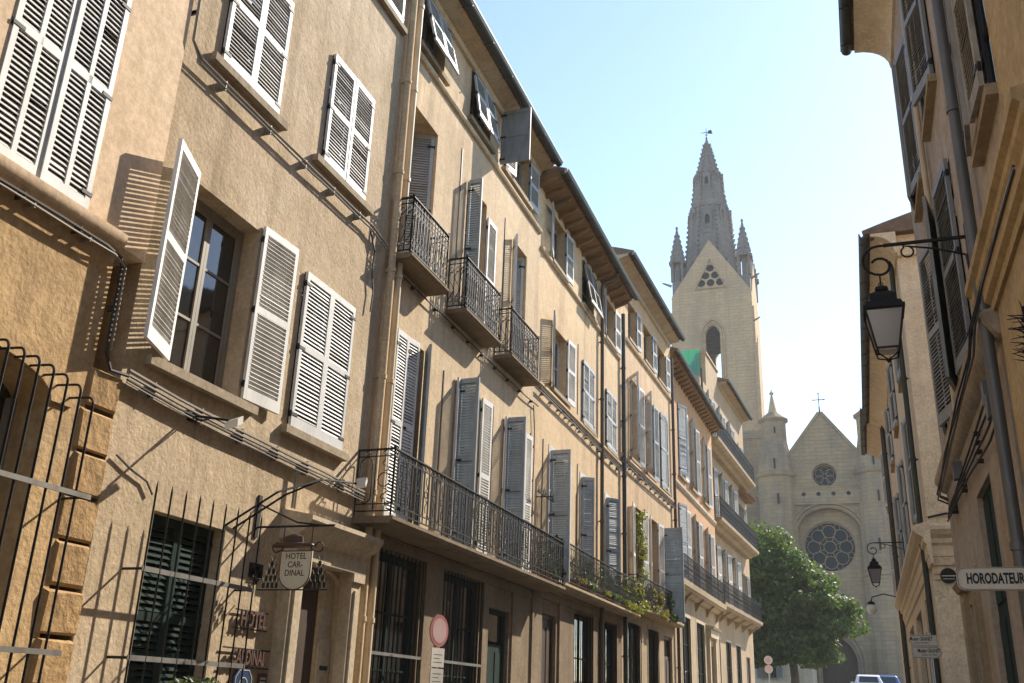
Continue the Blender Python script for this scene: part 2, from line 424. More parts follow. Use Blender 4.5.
class Bld:
    def __init__(s, name, label, x, y, phi=0., zb=-1.7, cat='building', rot=None, group=None):
        s.zb = zb
        s.root = empty(name, (x, y, zb), rot if rot is not None else -rad(phi), label=label, cat=cat, group=group)
        s.holes = []
    def add(s, mb, name, mats, loc=(0,0,0), rot=(0,0,0), smooth=None):
        return mb.build(name, mats, s.root, (loc[0], loc[1], loc[2]-s.zb), rot, smooth)
    def wall(s, u0, u1, z0, z1, mat, v=0., depth=8., holes=None, name='wall', outline=None, reveal=.28):
        b = MB(); out = outline or rect(u0, u1, z0, z1)
        hs = s.holes if holes is None else holes
        b.sheet(out, hs, lambda a, c, d: (v-d, a, c), reveal)
        n = len(out)
        for i in range(n):
            (a, c), (a2, c2) = out[i], out[(i+1) % n]
            b.quad((v,a,c), (v-depth,a,c), (v-depth,a2,c2), (v,a2,c2))
        b.add([(v-depth, a, c) for a, c in out], [tuple(range(n))[::-1]])
        if holes is None: s.holes = []
        return s.add(b, name, M[mat])
    def split_wall(s, u0, u1, z0, zs, z1, low, high, **k):
        hs = s.holes; s.holes = []
        s.wall(u0, u1, z0, zs, low, holes=[h for h in hs if max(p[1] for p in h) < zs], name='ground_floor_wall', **k)
        s.wall(u0, u1, zs, z1, high, holes=[h for h in hs if max(p[1] for p in h) >= zs], **k)
    def window(s, u0, u1, z0, z1, depth=.2, fmat='winframe', rows=3, leaves=2, sh=(), shmat='white', sill=True, sillmat='sillstone',
               surround=None, ajar=0, name='window', hole=True, hv=.035, shrows=2, shcols=1, pitch=.046, kick=0., silldrop=0., v=0., sillext=.1, solid=False):
        if hole: s.holes.append(rect(u0, u1, z0, z1))
        w, h = u1-u0, z1-z0; f = .055
        b = MB(); F = .03
        b.box(-F,F,0,f,0,h); b.box(-F,F,w-f,w,0,h); b.box(-F,F,f,w-f,0,f); b.box(-F,F,f,w-f,h-f,h)
        lw = (w-2*f)/leaves
        for i in range(leaves):
            a = f+i*lw; e = .045
            b.box(-.018,.022,a+.002,a+e,f+.002,h-f-.002); b.box(-.018,.022,a+lw-e,a+lw-.002,f+.002,h-f-.002)
            b.box(-.017,.021,a+e,a+lw-e,f+.002,f+.07); b.box(-.017,.021,a+e,a+lw-e,h-f-.06,h-f-.002)
            for r in range(1, rows):
                zc = f+(h-2*f)*r/rows
                b.box(-.014,.016,a+e,a+lw-e,zc-.014,zc+.014)
        win = s.add(b, name, M[fmat], (v-depth, u0, z0))
        g = MB(); g.box(-.006, 0, f*.5, w-f*.5, f*.5, h-f*.5)
        g.build('pane', M['glass'], win)
        if sill:
            q = MB(); q.box(0.012, depth+.09, -sillext, w+sillext, -.09, 0.001)
            q.build('sill', M[sillmat], win)
        if surround:
            q = MB(); t = .11; k = depth+.012
            q.box(depth-.05, k, -t, 0, -.0, h+t); q.box(depth-.05, k, w, w+t, -.0, h+t); q.box(depth-.05, k, 0, w, h, h+t)
            q.build('surround', M[surround], win)
        for spec in sh:
            side, ang = spec[0], spec[1]
            o = spec[2] if len(spec) > 2 else {}
            ww = o.get('w', w/2-.004); hh = o.get('h', h-.01); mm = o.get('mat', shmat)
            me = shutter_mesh(ww, hh, mm, side, o.get('rows', shrows), o.get('cols', shcols), pitch, o.get('solid', solid), 34 if ang > 120 else 59)
            uu = 0.002 if side == 'L' else w-.002
            uu += o.get('du', 0)
            ang += random.uniform(-.8, 1.6) if abs(ang) < 20 else random.uniform(-2, 2)
            rz = rad(90-ang) if side == 'L' else rad(ang-90)
            sh_o = link('shutter', me, win, (depth+o.get('hv', hv), uu, .005+o.get('dz', 0)), (0, 0, rz))
            kk = o.get('kick', kick)
            if kk:
                sh_o.location.z += 0
                M3 = Matrix.Rotation(rad(kk), 3, Vector((0,1,0)))   # bottom pushed out, hung from the top
                R0 = Matrix.Rotation(rz, 3, 'Z')
                sh_o.rotation_euler = (M3 @ R0).to_euler()
                top = Vector((0,0,hh)); sh_o.location = Vector(sh_o.location)+top-(M3 @ R0) @ Vector((0,0,hh))
        return win
    def door(s, u0, u1, z0, z1, mat='darkwood', depth=.1, glazed=False, fan=.0):
        s.holes.append(rect(u0, u1, z0, z1)); w, h = u1-u0, z1-z0
        b = MB(); b.box(-.04,.03,0,.08,0,h); b.box(-.04,.03,w-.08,w,0,h); b.box(-.04,.03,.08,w-.08,h-.08,h)
        d = s.add(b, 'door', M[mat], (-depth, u0, z0))
        p = MB(); hh = h-.08-fan; n = 2
        lw = (w-.16)/n
        for i in range(n):
            a = .08+i*lw
            p.box(-.03,.0,a+.003,a+lw-.003,0,hh)
            for (za, zb2) in ((.12,.42),(.46,.95)):
                p.box(0,.014,a+.1,a+lw-.1,hh*za,hh*zb2)
        p.build('door_leaf', M[mat], d)
        if fan:
            g = MB(); g.box(-.02,-.012,.08,w-.08,hh+.04,h-.08); g.build('pane', M['glass'], d)
        k = MB(); k.ball((.05, w/2+.09, 1.05), .03); k.build('handle', M['ironlight'], d)
        return d
    def eave(s, u0, u1, z, ov, style='plain', mat=None, tiles=True, gmat='greenzinc', deep=8.2, gutter=True):
        b = MB()
        if style == 'cove':
            pr = [(0.0, z-.42), (.04, z-.42)]+[(ov-(ov-.04)*cos(rad(t)), z-.40+.38*sin(rad(t))) for t in range(0, 91, 15)]+[(ov, z+.03), (0, z+.03)]
            b.sweep_u(pr, u0, u1)
        elif style == 'boards':
            b.sweep_u([(0, z-.16), (ov, z-.02), (ov, z+.03), (0, z+.03)], u0, u1)
            n = int((u1-u0)/.5)
            for i in range(n+1):
                u = u0+.06+(u1-u0-.12)*i/n
                b.sweep_u([(.0, z-.27), (ov-.1, z-.12), (ov-.04, z-.03), (.0, z-.165)], u-.04, u+.04)
        else:
            b.sweep_u([(0, z-.14), (ov, z-.02), (ov, z+.03), (0, z+.03)], u0, u1)
            b.sweep_u([(0, z-.24), (.06, z-.22), (.09, z-.125), (0, z-.142)], u0, u1)
        s.add(b, 'eave_soffit', M[mat], smooth=35)
        r = MB(); e = ov+.06
        r.sweep_u([(e, z+.032), (e, z+.075), (-4., z+.075+(e+4)*.3), (-deep, z+.075), (-deep, z+.032)], u0, u1)
        if tiles:
            n = int((u1-u0)/.23)
            for i in range(n+1):
                u = u0+.1+(u1-u0-.2)*i/n+random.uniform(-.012,.012); x = e+.05+random.uniform(-.02,.03)
                r.tube([(x, u, z+.07), (x-.4, u, z+.07+.135), (-1.2, u, z+.10+(e+1.2)*.3)], .088, 8)
        rf = s.add(r, 'roof', M['tile'])
        if gutter:
            g = MB(); x = ov+.12
            pr = [(x+.085*cos(rad(t)), z+.05+.095*sin(rad(t))) for t in range(180, 361, 20)]+[(x+.07,z+.05)]+[(x+.07*cos(rad(t)), z+.05+.08*sin(rad(t))) for t in range(340, 199, -20)]+[(x-.07, z+.05)]
            g.sweep_u(pr, u0, u1)
            g.tube([(x+.085,u0,z+.055),(x+.085,u1,z+.055)], .012, 6)
            n = max(2, int((u1-u0)/.9))
            for i in range(n): 
                u = u0+.3+(u1-u0-.6)*i/(n-1)
                g.obox((x-.01, u, z-.055), (.1,0,0), (0,.012,0), (0,0,.006))
            g.build('gutter', M[gmat], rf, smooth=40)
        return rf
    def pipe(s, u, z0, z1, mat='brownpipe', r=.05, v=None, bracket=1.6, top=None, name='downpipe'):
        v = v or r+.04
        b = MB(); pts = [(v,u,z0),(v,u,z1)]
        if top: pts += [(v+.05,u,z1+.12),(top[0]-.06,u,top[1]-.12),(top[0],u,top[1])]
        b.tube(pts, r, 10)
        z = z0+.9
        while z < z1-.2:
            b.tube([(v,u,z-.03),(v,u,z+.03)], r+.012, 10); b.box(-.02, v, u-.012, u+.012, z-.012, z+.012); z += bracket
        return s.add(b, name, M[mat], smooth=40)
    def cable(s, pts, r=.012, mat='cable', n=5, name='cable', clip=.6):
        b = MB()
        P = [Vector(p) for p in pts]; out = [P[0]]
        for a, c in zip(P, P[1:]):
            L = (c-a).length; k = max(1, int(L/.5))
            for i in range(1, k+1):
                q = a.lerp(c, i/k)
                if i < k: q = q+Vector((random.uniform(-.004,.004), random.uniform(-.004,.004), random.uniform(-.012,.006)))
                out.append(q)
        b.tube(out, r, n)
        if clip:
            for a, c in zip(P, P[1:]):
                L = (c-a).length; k = int(L/clip)
                for i in range(k):
                    q = a.lerp(c, (i+.5)/k); b.box(-.01, q.x+.006, q.y-.008, q.y+.008, q.z-r-.012, q.z+r+.012)
        return s.add(b, name, M[mat])
    def balcony(s, u0, u1, z, ov, h=.9, style='bars', t=.12, brackets=0, smat='sillstone', mould=False, imat='iron', vslab=0.):
        b = MB()
        if mould: pr = [(vslab, z-t-.22), (ov*.35, z-t-.2), (ov*.55, z-t-.1), (ov*.8, z-t-.06), (ov-.05, z-t), (ov, z-t+.02), (ov+.02, z-.03), (ov+.02, z), (vslab, z)]
        else: pr = [(vslab, z-t), (ov-.03, z-t), (ov, z-t*.6), (ov+.015, z-t*.5), (ov+.015, z), (vslab, z)]
        b.sweep_u(pr, u0, u1)
        bal = s.add(b, 'balcony', M[smat])
        r = MB(); off = s.zb
        o = ov-.04; a0, a1 = u0+.04, u1-.04
        Z0, Z1 = z+.07, z+h
        path = [(0.,a0),(o,a0),(o,a1),(0.,a1)]
        for (p, q) in zip(path, path[1:]):
            P, Q = Vector((p[0],p[1],0)), Vector((q[0],q[1],0)); L = (Q-P).length; D = (Q-P)/L
            nn = Vector((D.y, -D.x, 0))
            def at(d, zz): return (P.x+D.x*d, P.y+D.y*d, zz)
            mid = (P+Q)/2
            r.obox((mid.x,mid.y,Z1), D*(L/2+.012), nn*.022, (0,0,.009))
            r.obox((mid.x,mid.y,Z1-.09), D*(L/2), nn*.008, (0,0,.006))
            r.obox((mid.x,mid.y,Z0), D*(L/2), nn*.01, (0,0,.007))
            if style == 'ornate':
                r.obox((mid.x,mid.y,Z0+.09), D*(L/2), nn*.008, (0,0,.006))
                m = .135; k = max(2, int(L/m)); k -= (k % 2); m = L/k
                zt, zb = Z1-.1, Z0+.1
                for i in range(k+1):
                    d = i*m
                    r.tube([at(d,Z0-.07 if i % 6 == 0 else Z0), at(d,Z1)], .013 if i % 6 == 0 else .009, 4)
                for i in range(k):
                    d = (i+.5)*m; w2 = m*.33
                    if i % 2 == 0:                # long rounded loop
                        pts = [at(d+w2*cos(rad(t)), zt-w2+w2*sin(rad(t))) for t in range(0,181,30)]+[at(d+w2*cos(rad(t)), zb+w2+w2*sin(rad(t))) for t in range(180,361,30)]
                        r.tube(pts, .008, 4, True)
                    else:
                        zc = (zt+zb)/2
                        r.tube([at(d+w2*1.05*cos(rad(t)), zc+w2*1.05*sin(rad(t))) for t in range(0,360,36)], .008, 4, True)
                        for sg in (1,-1):         # scrolls above and below the ring
                            pts = [at(d+w2*(1-t/420)*sin(rad(t))*.9, zc+sg*(w2*1.05+.02+ (zt-zb)*.30*t/420)) for t in range(0,421,30)]
                            r.tube(pts, .007, 4)
                    r.tube([at(d+.03*cos(rad(t)), Z1-.045+.03*sin(rad(t))) for t in range(0,360,45)], .006, 4, True)
            elif style == 'bars':
                m = .095; k = max(2, int(L/m)); m = L/k
                for i in range(k+1):
                    d = i*m; r.tube([at(d,Z0), at(d,Z1)], .0105, 4)
                    if i < k:
                        dd = d+m/2
                        for zc in (Z0+.12, Z1-.2):
                            r.tube([at(dd+.034*cos(rad(t)), zc+.05*sin(rad(t))) for t in range(0,360,45)], .007, 4, True)
                        r.tube([at(d+m*.5+m*.42*sin(rad(t)), Z0+.18+(Z1-Z0-.4)*t/360) for t in range(0,361,40)], .007, 4)
            else:
                m = .12; k = max(2, int(L/m)); m = L/k
                for i in range(k+1):
                    d = i*m; r.tube([at(d,Z0), at(d,Z1)], .009, 4)
                    if i < k and style == 'rings':
                        r.tube([at(d+m/2+m*.4*cos(rad(t)), Z0+.13+m*.4*sin(rad(t))) for t in range(0,360,45)], .006, 4, True)
                        r.tube([at(d+m/2+m*.42*sin(rad(t)), Z0+.22+(Z1-Z0-.45)*t/360) for t in range(0,361,45)], .006, 4)
            r.tube([(P.x,P.y,z), (P.x,P.y,Z1)], .013, 6)
            r.tube([(Q.x,Q.y,z), (Q.x,Q.y,Z1)], .013, 6)
        for q in ((o,a0),(o,a1)): r.ball((q[0],q[1],Z1+.03), .026, 6)
        r.build('railing', M[imat], bal)
        for i in range(brackets):
            u = u0+.25+(u1-u0-.5)*i/max(1, brackets-1)
            k = MB(); k.sweep_u([(0, z-t-.55), (.06, z-t-.5), (ov*.5, z-t-.22), (ov*.8, z-t-.14), (ov*.85, z-t-.002), (0, z-t-.002)], u-.07, u+.07)
            k.build('bracket', M[smat], bal, smooth=40)
        return bal
    def grille(s, win, w, h, v, n=8, straps=(.33,.75), r=.011, over=.12, imat='iron'):
        """cage of bars standing off the wall in front of a window; coordinates from the window's lower corner"""
        b = MB(); lo, hi = -over, w+over
        for i in range(n+1):
            u = lo+(hi-lo)*i/n
            b.tube([(v,u,-.25),(v,u,h+.14)], r, 6)
            b.tube([(v,u,h+.14),(v,u,h+.2)], r, 6, r2=.002)
        for q in straps:
            b.mi = 1
            b.obox((v,(lo+hi)/2,h*q), (.006,0,0), (0,(hi-lo)/2+.02,0), (0,0,.022)); 
            b.mi = 0
            for u in (lo, hi): b.tube([(v,u,h*q),(v-.42,u,h*q)], .012, 6)
        return b.build('grille', [M[imat], M['ironlight']], win)

def text(name, body, size, mat, parent, loc, rot, ext=.004, sx=1., align='CENTER', bold=0.):
    cu = bpy.data.curves.new(name, 'FONT'); cu.body = body; cu.size = size; cu.extrude = ext
    cu.align_x = align; cu.align_y = 'CENTER'; cu.offset = bold; cu.resolution_u = 3; cu.space_line = .95
    tmp = bpy.data.objects.new(name, cu); COL.objects.link(tmp)
    me = bpy.data.meshes.new_from_object(tmp); bpy.data.objects.remove(tmp); me.name = name
    me.materials.clear(); me.materials.append(M[mat])
    o = link(name, me, parent, loc, rot); o.scale = (sx, 1, 1)
    return o
WALLROT = (PI/2, 0, PI/2)

def leaves(b, c, r, n, size, flat=.6, shell=.55, low=-1.):
    """n leaf quads in an ellipsoid"""
    for _ in range(n):
        while True:
            p = Vector((random.uniform(-1,1), random.uniform(-1,1), random.uniform(low,1)))
            if shell*random.random() < p.length <= 1: break
        q = Vector((c[0]+p.x*r[0], c[1]+p.y*r[1], c[2]+p.z*r[2]))
        nrm = (p*.8+Vector((random.gauss(0,.6), random.gauss(0,.6), random.gauss(0,.6)+flat))).normalized()
        t = nrm.cross(Vector((random.gauss(0,1), random.gauss(0,1), random.gauss(0,1)))).normalized(); bt = nrm.cross(t)
        s = size*random.uniform(.6,1.25)
        b.add([q-t*s*.5, q+bt*s*.32-nrm*s*.06, q+t*s*.6, q-bt*s*.32-nrm*s*.06], [(0,1,2,3)])

def ground_z(y):
    return -1.55+.035*(max(2., min(y, 122.))-2.)

# ------------------------------------------------------------------ camera, light, air
cam = bpy.data.cameras.new('camera'); cam.sensor_width = 36; cam.lens = 33.75; cam.clip_end = 3000; cam.clip_start = .05
co = link('camera', cam)
p_, y_, r_ = rad(20.5185), rad(19.8517), rad(-2.1035)
Rm = Matrix.Rotation(y_, 3, 'Z') @ Matrix.Rotation(p_, 3, 'X') @ Matrix.Rotation(r_, 3, 'Y')
right, fwd, up = Rm @ Vector((1,0,0)), Rm @ Vector((0,1,0)), Rm @ Vector((0,0,1))
co.matrix_world = Matrix(((right.x, up.x, -fwd.x, 0), (right.y, up.y, -fwd.y, 0), (right.z, up.z, -fwd.z, 0), (0,0,0,1)))
S.camera = co
SUN = Vector((1., 2., 1.8))
sl = bpy.data.lights.new('sun', 'SUN'); sl.energy = 4.8; sl.angle = rad(.53); sl.color = (1., .90, .76)
so = link('sun', sl, None, (20, 30, 60)); so.rotation_euler = (-SUN).to_track_quat('-Z', 'Y').to_euler()
w = bpy.data.worlds.new('World'); S.world = w; w.use_nodes = True
nt = w.node_tree; bg = nt.nodes['Background']
sky = nt.nodes.new('ShaderNodeTexSky'); sky.sky_type = 'NISHITA'; sky.sun_disc = False
sky.sun_elevation = math.asin(SUN.normalized().z); sky.sun_rotation = math.atan2(SUN.x, SUN.y)
sky.air_density = 1.; sky.dust_density = .2; sky.ozone_density = 1.
nt.links.new(sky.outputs[0], bg.inputs[0]); bg.inputs[1].default_value = .15
S.view_settings.view_transform = 'Standard'; S.view_settings.look = 'None'; S.view_settings.gamma = 1; S.view_settings.exposure = 1.05
S.cycles.use_denoising = True; S.cycles.max_bounces = 7; S.cycles.diffuse_bounces = 4; S.cycles.volume_bounces = 1
S.cycles.sample_clamp_indirect = 8
S.cycles.use_adaptive_sampling = True

def haze(d):
    b = MB(); b.box(-640,640,-640,640,-2.6,86)
    m = bpy.data.materials.new('hazy_air'); m.use_nodes = True; t = m.node_tree
    t.nodes.remove(t.nodes['Principled BSDF'])
    v = t.nodes.new('ShaderNodeVolumePrincipled'); v.inputs['Density'].default_value = d; v.inputs['Color'].default_value = (.9,.93,.96,1)
    v.inputs['Anisotropy'].default_value = .1
    t.links.new(v.outputs[0], t.nodes['Material Output'].inputs['Volume'])
    tag(b.build('haze', m), kind='stuff')
HAZE = .00045
if HAZE: haze(HAZE)

# ------------------------------------------------------------------ ground
def strip(name, x0, x1, ys, dz, mat, thick=0.):
    b = MB()
    for i in range(len(ys)-1):
        a, c = ys[i], ys[i+1]; za, zc = ground_z(a)+dz, ground_z(c)+dz
        b.quad((x0,a,za),(x1,a,za),(x1,c,zc),(x0,c,zc))
        if thick:
            for x, f in ((x0,1),(x1,0)):
                q = [(x,a,za),(x,c,zc),(x,c,zc-thick),(x,a,za-thick)]; b.quad(*(q[::-1] if f else q))
    if thick:
        for y in (ys[0], ys[-1]):
            z = ground_z(y)+dz; b.quad((x0,y,z-thick),(x1,y,z-thick),(x1,y,z),(x0,y,z))
    return tag(b.build(name, M[mat]), kind='structure')
strip('ground', -630, 630, [-630,-300,-100,-20,2,20,40,62,80,100,122,200,400,630], -.03, 'earth')
strip('road', -4.75, .35, [-30,2,20,40,63], 0., 'roadstone')
strip('plaza', -40, 30, [63,80,100,104], 0., 'paving')
strip('left_pavement', -6.6, -4.9, [-30,2,20,40,63], .12, 'paving', .2)
strip('right_pavement', .5, 1.6, [-30,2,13.6], .12, 'paving', .2)
strip('right_pavement_far', .5, 1.6, [18.4,38.5], .12, 'paving', .2)
strip('left_kerb', -4.9, -4.75, [-30,2,20,40,63], .124, 'kerb', .2)
strip('right_kerb', .35, .5, [-30,2,13.6], .124, 'kerb', .2)
strip('right_kerb_far', .35, .5, [18.4,38.5], .124, 'kerb', .2)
strip('side_street', .5, 40, [13.6,18.4], .004, 'asphalt')
strip('square_edge', .35, 12, [38.5,63], .004, 'paving')

# ------------------------------------------------------------------ left row, building by building
# A: ochre corner house with the arched barred window
A = Bld('ochre_house', 'ochre roughcast house with a barred arched window below a pale smooth upper storey', -6, 0)
A.window(4.56, 5.67, 3.76, 6.1, sh=[('L',0),('R',0)], shmat='greywhite', shcols=2, pitch=.05, sill=False, depth=.16, hv=.03)
A.window(2.2, 3.3, 3.76, 6.1, sh=[('L',0),('R',0)], shmat='greywhite', shcols=2, pitch=.05, sill=False, depth=.16, hv=.03)
A.wall(-6, 6.46, 3.68, 13.2, 'a_smooth', v=.035, depth=8.03, name='upper_wall')
arch = [(3.76,-.9),(5.72,-.9),(5.72,2.13)]+[(4.74+.98*cos(rad(t)), 2.13+.27*sin(rad(t))) for t in range(10,171,10)]+[(3.76,2.13)]
A.holes.append(arch)
A.wall(-6, 6.12, -2.6, 3.675, 'a_rough', name='lower_wall', reveal=.4)
b = MB(); b.sweep_u([(0,3.60),(.05,3.62),(.11,3.66),(.13,3.72),(.13,3.765),(.036,3.79),(0,3.79)], -6, 6.10)
A.add(b, 'string_course', M['a_smooth'], smooth=40)
b = MB()                                           # smooth raised band round the arch
o2 = [(4.74+1.22*cos(rad(t)), 2.13+.5*sin(rad(t))) for t in range(0,181,10)]; i2 = [(4.74+.99*cos(rad(t)), 2.13+.28*sin(rad(t))) for t in range(0,181,10)]
for k in range(18):
    a0, a1, c1, c0 = o2[k], o2[k+1], i2[k+1], i2[k]
    b.add([(.028,)+a0,(.028,)+a1,(.028,)+c1,(.028,)+c0,(-.01,)+a0,(-.01,)+a1,(-.01,)+c1,(-.01,)+c0], [(0,1,2,3),(4,5,1,0),(6,7,3,2),(7,4,0,3)])
A.add(b, 'arch_band', M['a_rough'])
b = MB(); F = .03
b.box(-F,F,0,.07,0,3.05); b.box(-F,F,1.89,1.96,0,3.05); b.box(-F,F,.94,1.02,0,3.25); b.box(-F,F,.07,1.89,1.2,1.27); b.box(-F,F,.07,1.89,2.2,2.27)
win = A.add(b, 'arched_window', M['winframe'], (-.34, 3.76, -.9))
g = MB(); g.box(-.045,-.035,0,1.96,0,3.35); g.build('pane', M['glass'], win)
b = MB()
for i in range(17):
    u = -.28+i*.152; h = 3.03+.27*math.sqrt(max(0, 1-((u-.98)/1.25)**2))
    v = .62
    b.tube([(v,u,-.2),(v,u,h-.1)]+[(v-.06+.06*cos(rad(t)), u, h-.1+.07*sin(rad(t))) for t in range(20,91,23)]+[(.36,u,h-.02)], .0105, 6)
b.mi = 1
for z in (.3, 1.12, 2.30): b.obox((.635,.98,z), (.006,0,0), (0,1.32,0), (0,0,.02))
b.mi = 0
for z in (.3, 1.12, 2.30):
    for u in (-.33, 2.29): b.tube([(.635,u,z),(.3,u,z)], .011, 6)
b.build('grille', [M['iron'], M['ironlight']], win, smooth=40)
for i in range(14):                                 # rusticated quoin chain
    z0 = -2.6+i*.37; w0 = 0. if i % 2 else .03
    if z0+.37 > 2.62: break
    b = MB(); j = lambda k: random.uniform(-k, k)
    u0, u1, z1, e, t = 6.09-w0+j(.012), 6.47+j(.01), z0+.37-.028+j(.006), .022, .034+j(.009)
    z0 += j(.006)
    P = [(0,u0,z0),(0,u1,z0),(0,u1,z1),(0,u0,z1)]; Q = [(t+j(.01),u0+e+j(.008),z0+e+j(.008)),(t+j(.01),u1-e,z0+e+j(.008)),(t+j(.01),u1-e,z1-e+j(.008)),(t+j(.01),u0+e+j(.008),z1-e+j(.008))]
    b.add(P+Q, [(4,5,6,7),(0,1,5,4),(1,2,6,5),(2,3,7,6),(3,0,4,7)])
    A.add(b, 'quoin', M['quoin'])
A.eave(-6, 6.46, 13.25, .5, 'cove', 'a_smooth')
A.cable([(.10,-2,3.56),(.10,5.9,3.585),(.06,6.13,3.575),(.06,6.16,3.50),(.06,6.17,2.7),(.06,6.26,2.56),(.07,6.48,2.575)], .016)
A.cable([(.10,-2,3.535),(.10,6.02,3.55),(.07,6.2,3.50),(.07,6.215,2.72)], .010, 'greycable')

# A2: hotel house
H = Bld('hotel_house', 'buff roughcast hotel house with pale louvred shutters and a stone doorway', -6, 0)
H.window(7.03, 8.13, 6.32, 7.96, sh=[('L',0),('R',0)], shmat='white', sillext=.16)
H.window(9.19, 10.32, 6.34, 8.0, sh=[('L',0),('R',0)], shmat='white', sillext=.2)
H.window(9.6, 10.95, 9.78, 11.3, sh=[('L',0),('R',0)], shmat='white')
H.window(7.0, 8.2, 9.78, 11.3, sh=[('L',0),('R',0)], shmat='white')
H.window(6.98, 8.16, 2.86, 4.84, depth=.24, rows=3, sh=[('L',161,{'h':2.03,'w':.64,'dz':.03,'hv':.03}),('R',176,{'h':2.03,'w':.64,'dz':.03,'hv':.03,'du':.04})], shmat='white', sillext=.28)
H.window(9.14, 10.36, 2.84, 4.79, sh=[('L',0),('R',0)], shmat='greywhite', sillext=.12)
gw = H.window(7.18, 8.28, -.35, 1.52, depth=.22, fmat='darkgreen', rows=3, sh=[('L',0,{'hv':-.19+.035}),('R',0,{'hv':-.19+.035})], shmat='darkgreen', pitch=.06)
H.grille(gw, 1.10, 1.87, .22+.22, 8, (.31, .70), .0095, .28)
H.holes.append([(9.62,-1.9),(10.72,-1.9),(10.72,1.25)]+[(10.17+.55*cos(rad(t)), 1.25+.16*sin(rad(t))) for t in range(20,161,20)]+[(9.62,1.25)])
H.wall(6.46, 11.06, -2.6, 12.3, 'a2', reveal=.3)
b = MB(); b.box(-.16,-.10,9.62,10.40,-1.9,1.45); d = H.add(b, 'door', M['darkwood'])
b = MB(); b.box(0,.025,.1,.54,.15,1.3); b.box(0,.025,.1,.54,1.45,2.9); b.build('door_panel', M['darkwood'], d, (-.1001,9.62,-1.9))
b = MB(); b.box(-.30,-.06,10.402,10.719,-2.4,1.46); H.add(b, 'inner_pier', M['palestone'])
b = MB(); b.ball((.06,0,0), .035); b.build('handle', M['ironlight'], d, (-.06,10.3,-.85))
# stone porch: pilasters, entablature
b = MB()
for u0, u1 in ((9.36,9.61),(10.73,10.96)):
    b.box(0,.16,u0,u1,-2.5,1.40); b.box(0,.21,u0-.03,u1+.03,-2.5,-1.3); b.box(.0,.20,u0-.03,u1+.03,1.30,1.40); b.box(.161,.185,u0+.06,u1-.06,-1.2,1.2)
b.box(0,.20,9.33,10.99,1.402,1.60)
b.sweep_u([(0,1.60),(.2,1.60),(.24,1.65),(.33,1.70),(.37,1.76),(.40,1.80),(.40,1.85),(0,1.93)], 9.26, 11.02)
H.add(b, 'doorway_surround', M['palestone'], smooth=30)
b = MB()
pl = [(.0+.14*cos(rad(t)), .20+.14*sin(rad(t))) for t in range(0,181,20)]+[(-.14,-.25),(.14,-.25)]
b.prism(pl, -.02, .02, lambda a, c, t: (t+.0, a, c)); b.mi = 1; b.box(.021,.03,-.085,.085,-.02,.03)
b.build('intercom_plate', [M['palestone'], M['ink']], H.root, (-.05, 10.56, .28+1.7))
H.eave(6.46, 11.06, 12.3, .5, 'cove', 'a2')
# conduits and cables of the hotel front
for k, (dz, r, mt) in enumerate(((0,.017,'greycable'),(-.06,.012,'greycable'))):
    H.cable([(.07,6.5,6.9),(.07,6.52,6.2),(.09,6.66,6.07+dz),(.09,8.4,6.06+dz),(.09,10.5,6.085+dz),(.09,11.0,6.0+dz)], r, mt, 6, 'conduit')
for k, (dz, r, mt) in enumerate(((.03,.017,'greycable'),(-.015,.016,'greycable'),(-.06,.012,'cable'),(-.085,.009,'greycable'))):
    H.cable([(.07,6.47,2.60+dz),(.07,7.2,2.545+dz),(.07,8.6,2.50+dz),(.07,9.9,2.47+dz),(.07,11.0,2.44+dz)], r, mt, 6, 'conduit')
for du, r in ((0,.016),(.05,.012)):
    H.cable([(.06,9.36+du,2.47),(.06,9.36+du,1.95)], r, 'greycable', 6, 'conduit')
H.cable([(.03,6.55,1.88),(.03,6.75,1.80),(.03,6.98,1.74),(.03,7.08,1.64)], .010, 'cable', 5, 'cable', 0)
H.cable([(.05,10.55,6.02),(.05,10.72,5.8),(.05,10.7,5.45),(.05,10.78,5.2),(.05,10.75,4.9)], .012, 'cable', 5, 'cable', 0)
b = MB(); b.box(0,.02,8.77,9.0,1.12,1.27)
b.tube([(.03,8.885,1.06),(.03,8.80,1.2),(.03,8.97,1.2)], .012, 5, True); b.tube([(.03,8.885,1.26),(.03,8.80,1.12),(.03,8.97,1.12)], .012, 5, True)
H.add(b, 'star_emblem', M['iron'])
t1 = text('wall_lettering', 'HOTEL', .22, 'darkred', None, (0,0,0), (0,0,0), .012, .68, bold=.004)
t1.parent = H.root; t1.location = (.05, 8.89, .69+1.7); t1.rotation_euler = WALLROT
t2 = text('wall_lettering', 'CARDINAL', .20, 'darkred', None, (0,0,0), (0,0,0), .012, .62, bold=.004)
t2.parent = H.root; t2.location = (.05, 8.88, .315+1.7); t2.rotation_euler = WALLROT
for tt, wd, z in ((t1,.30,.69),(t2,.42,.315)):
    b = MB()
    for dz in (-.09,.09): b.tube([(.03,tt.location.y-wd,z+dz),(.03,tt.location.y+wd,z+dz)], .008, 5)
    H.add(b, 'letter_rail', M['iron'])

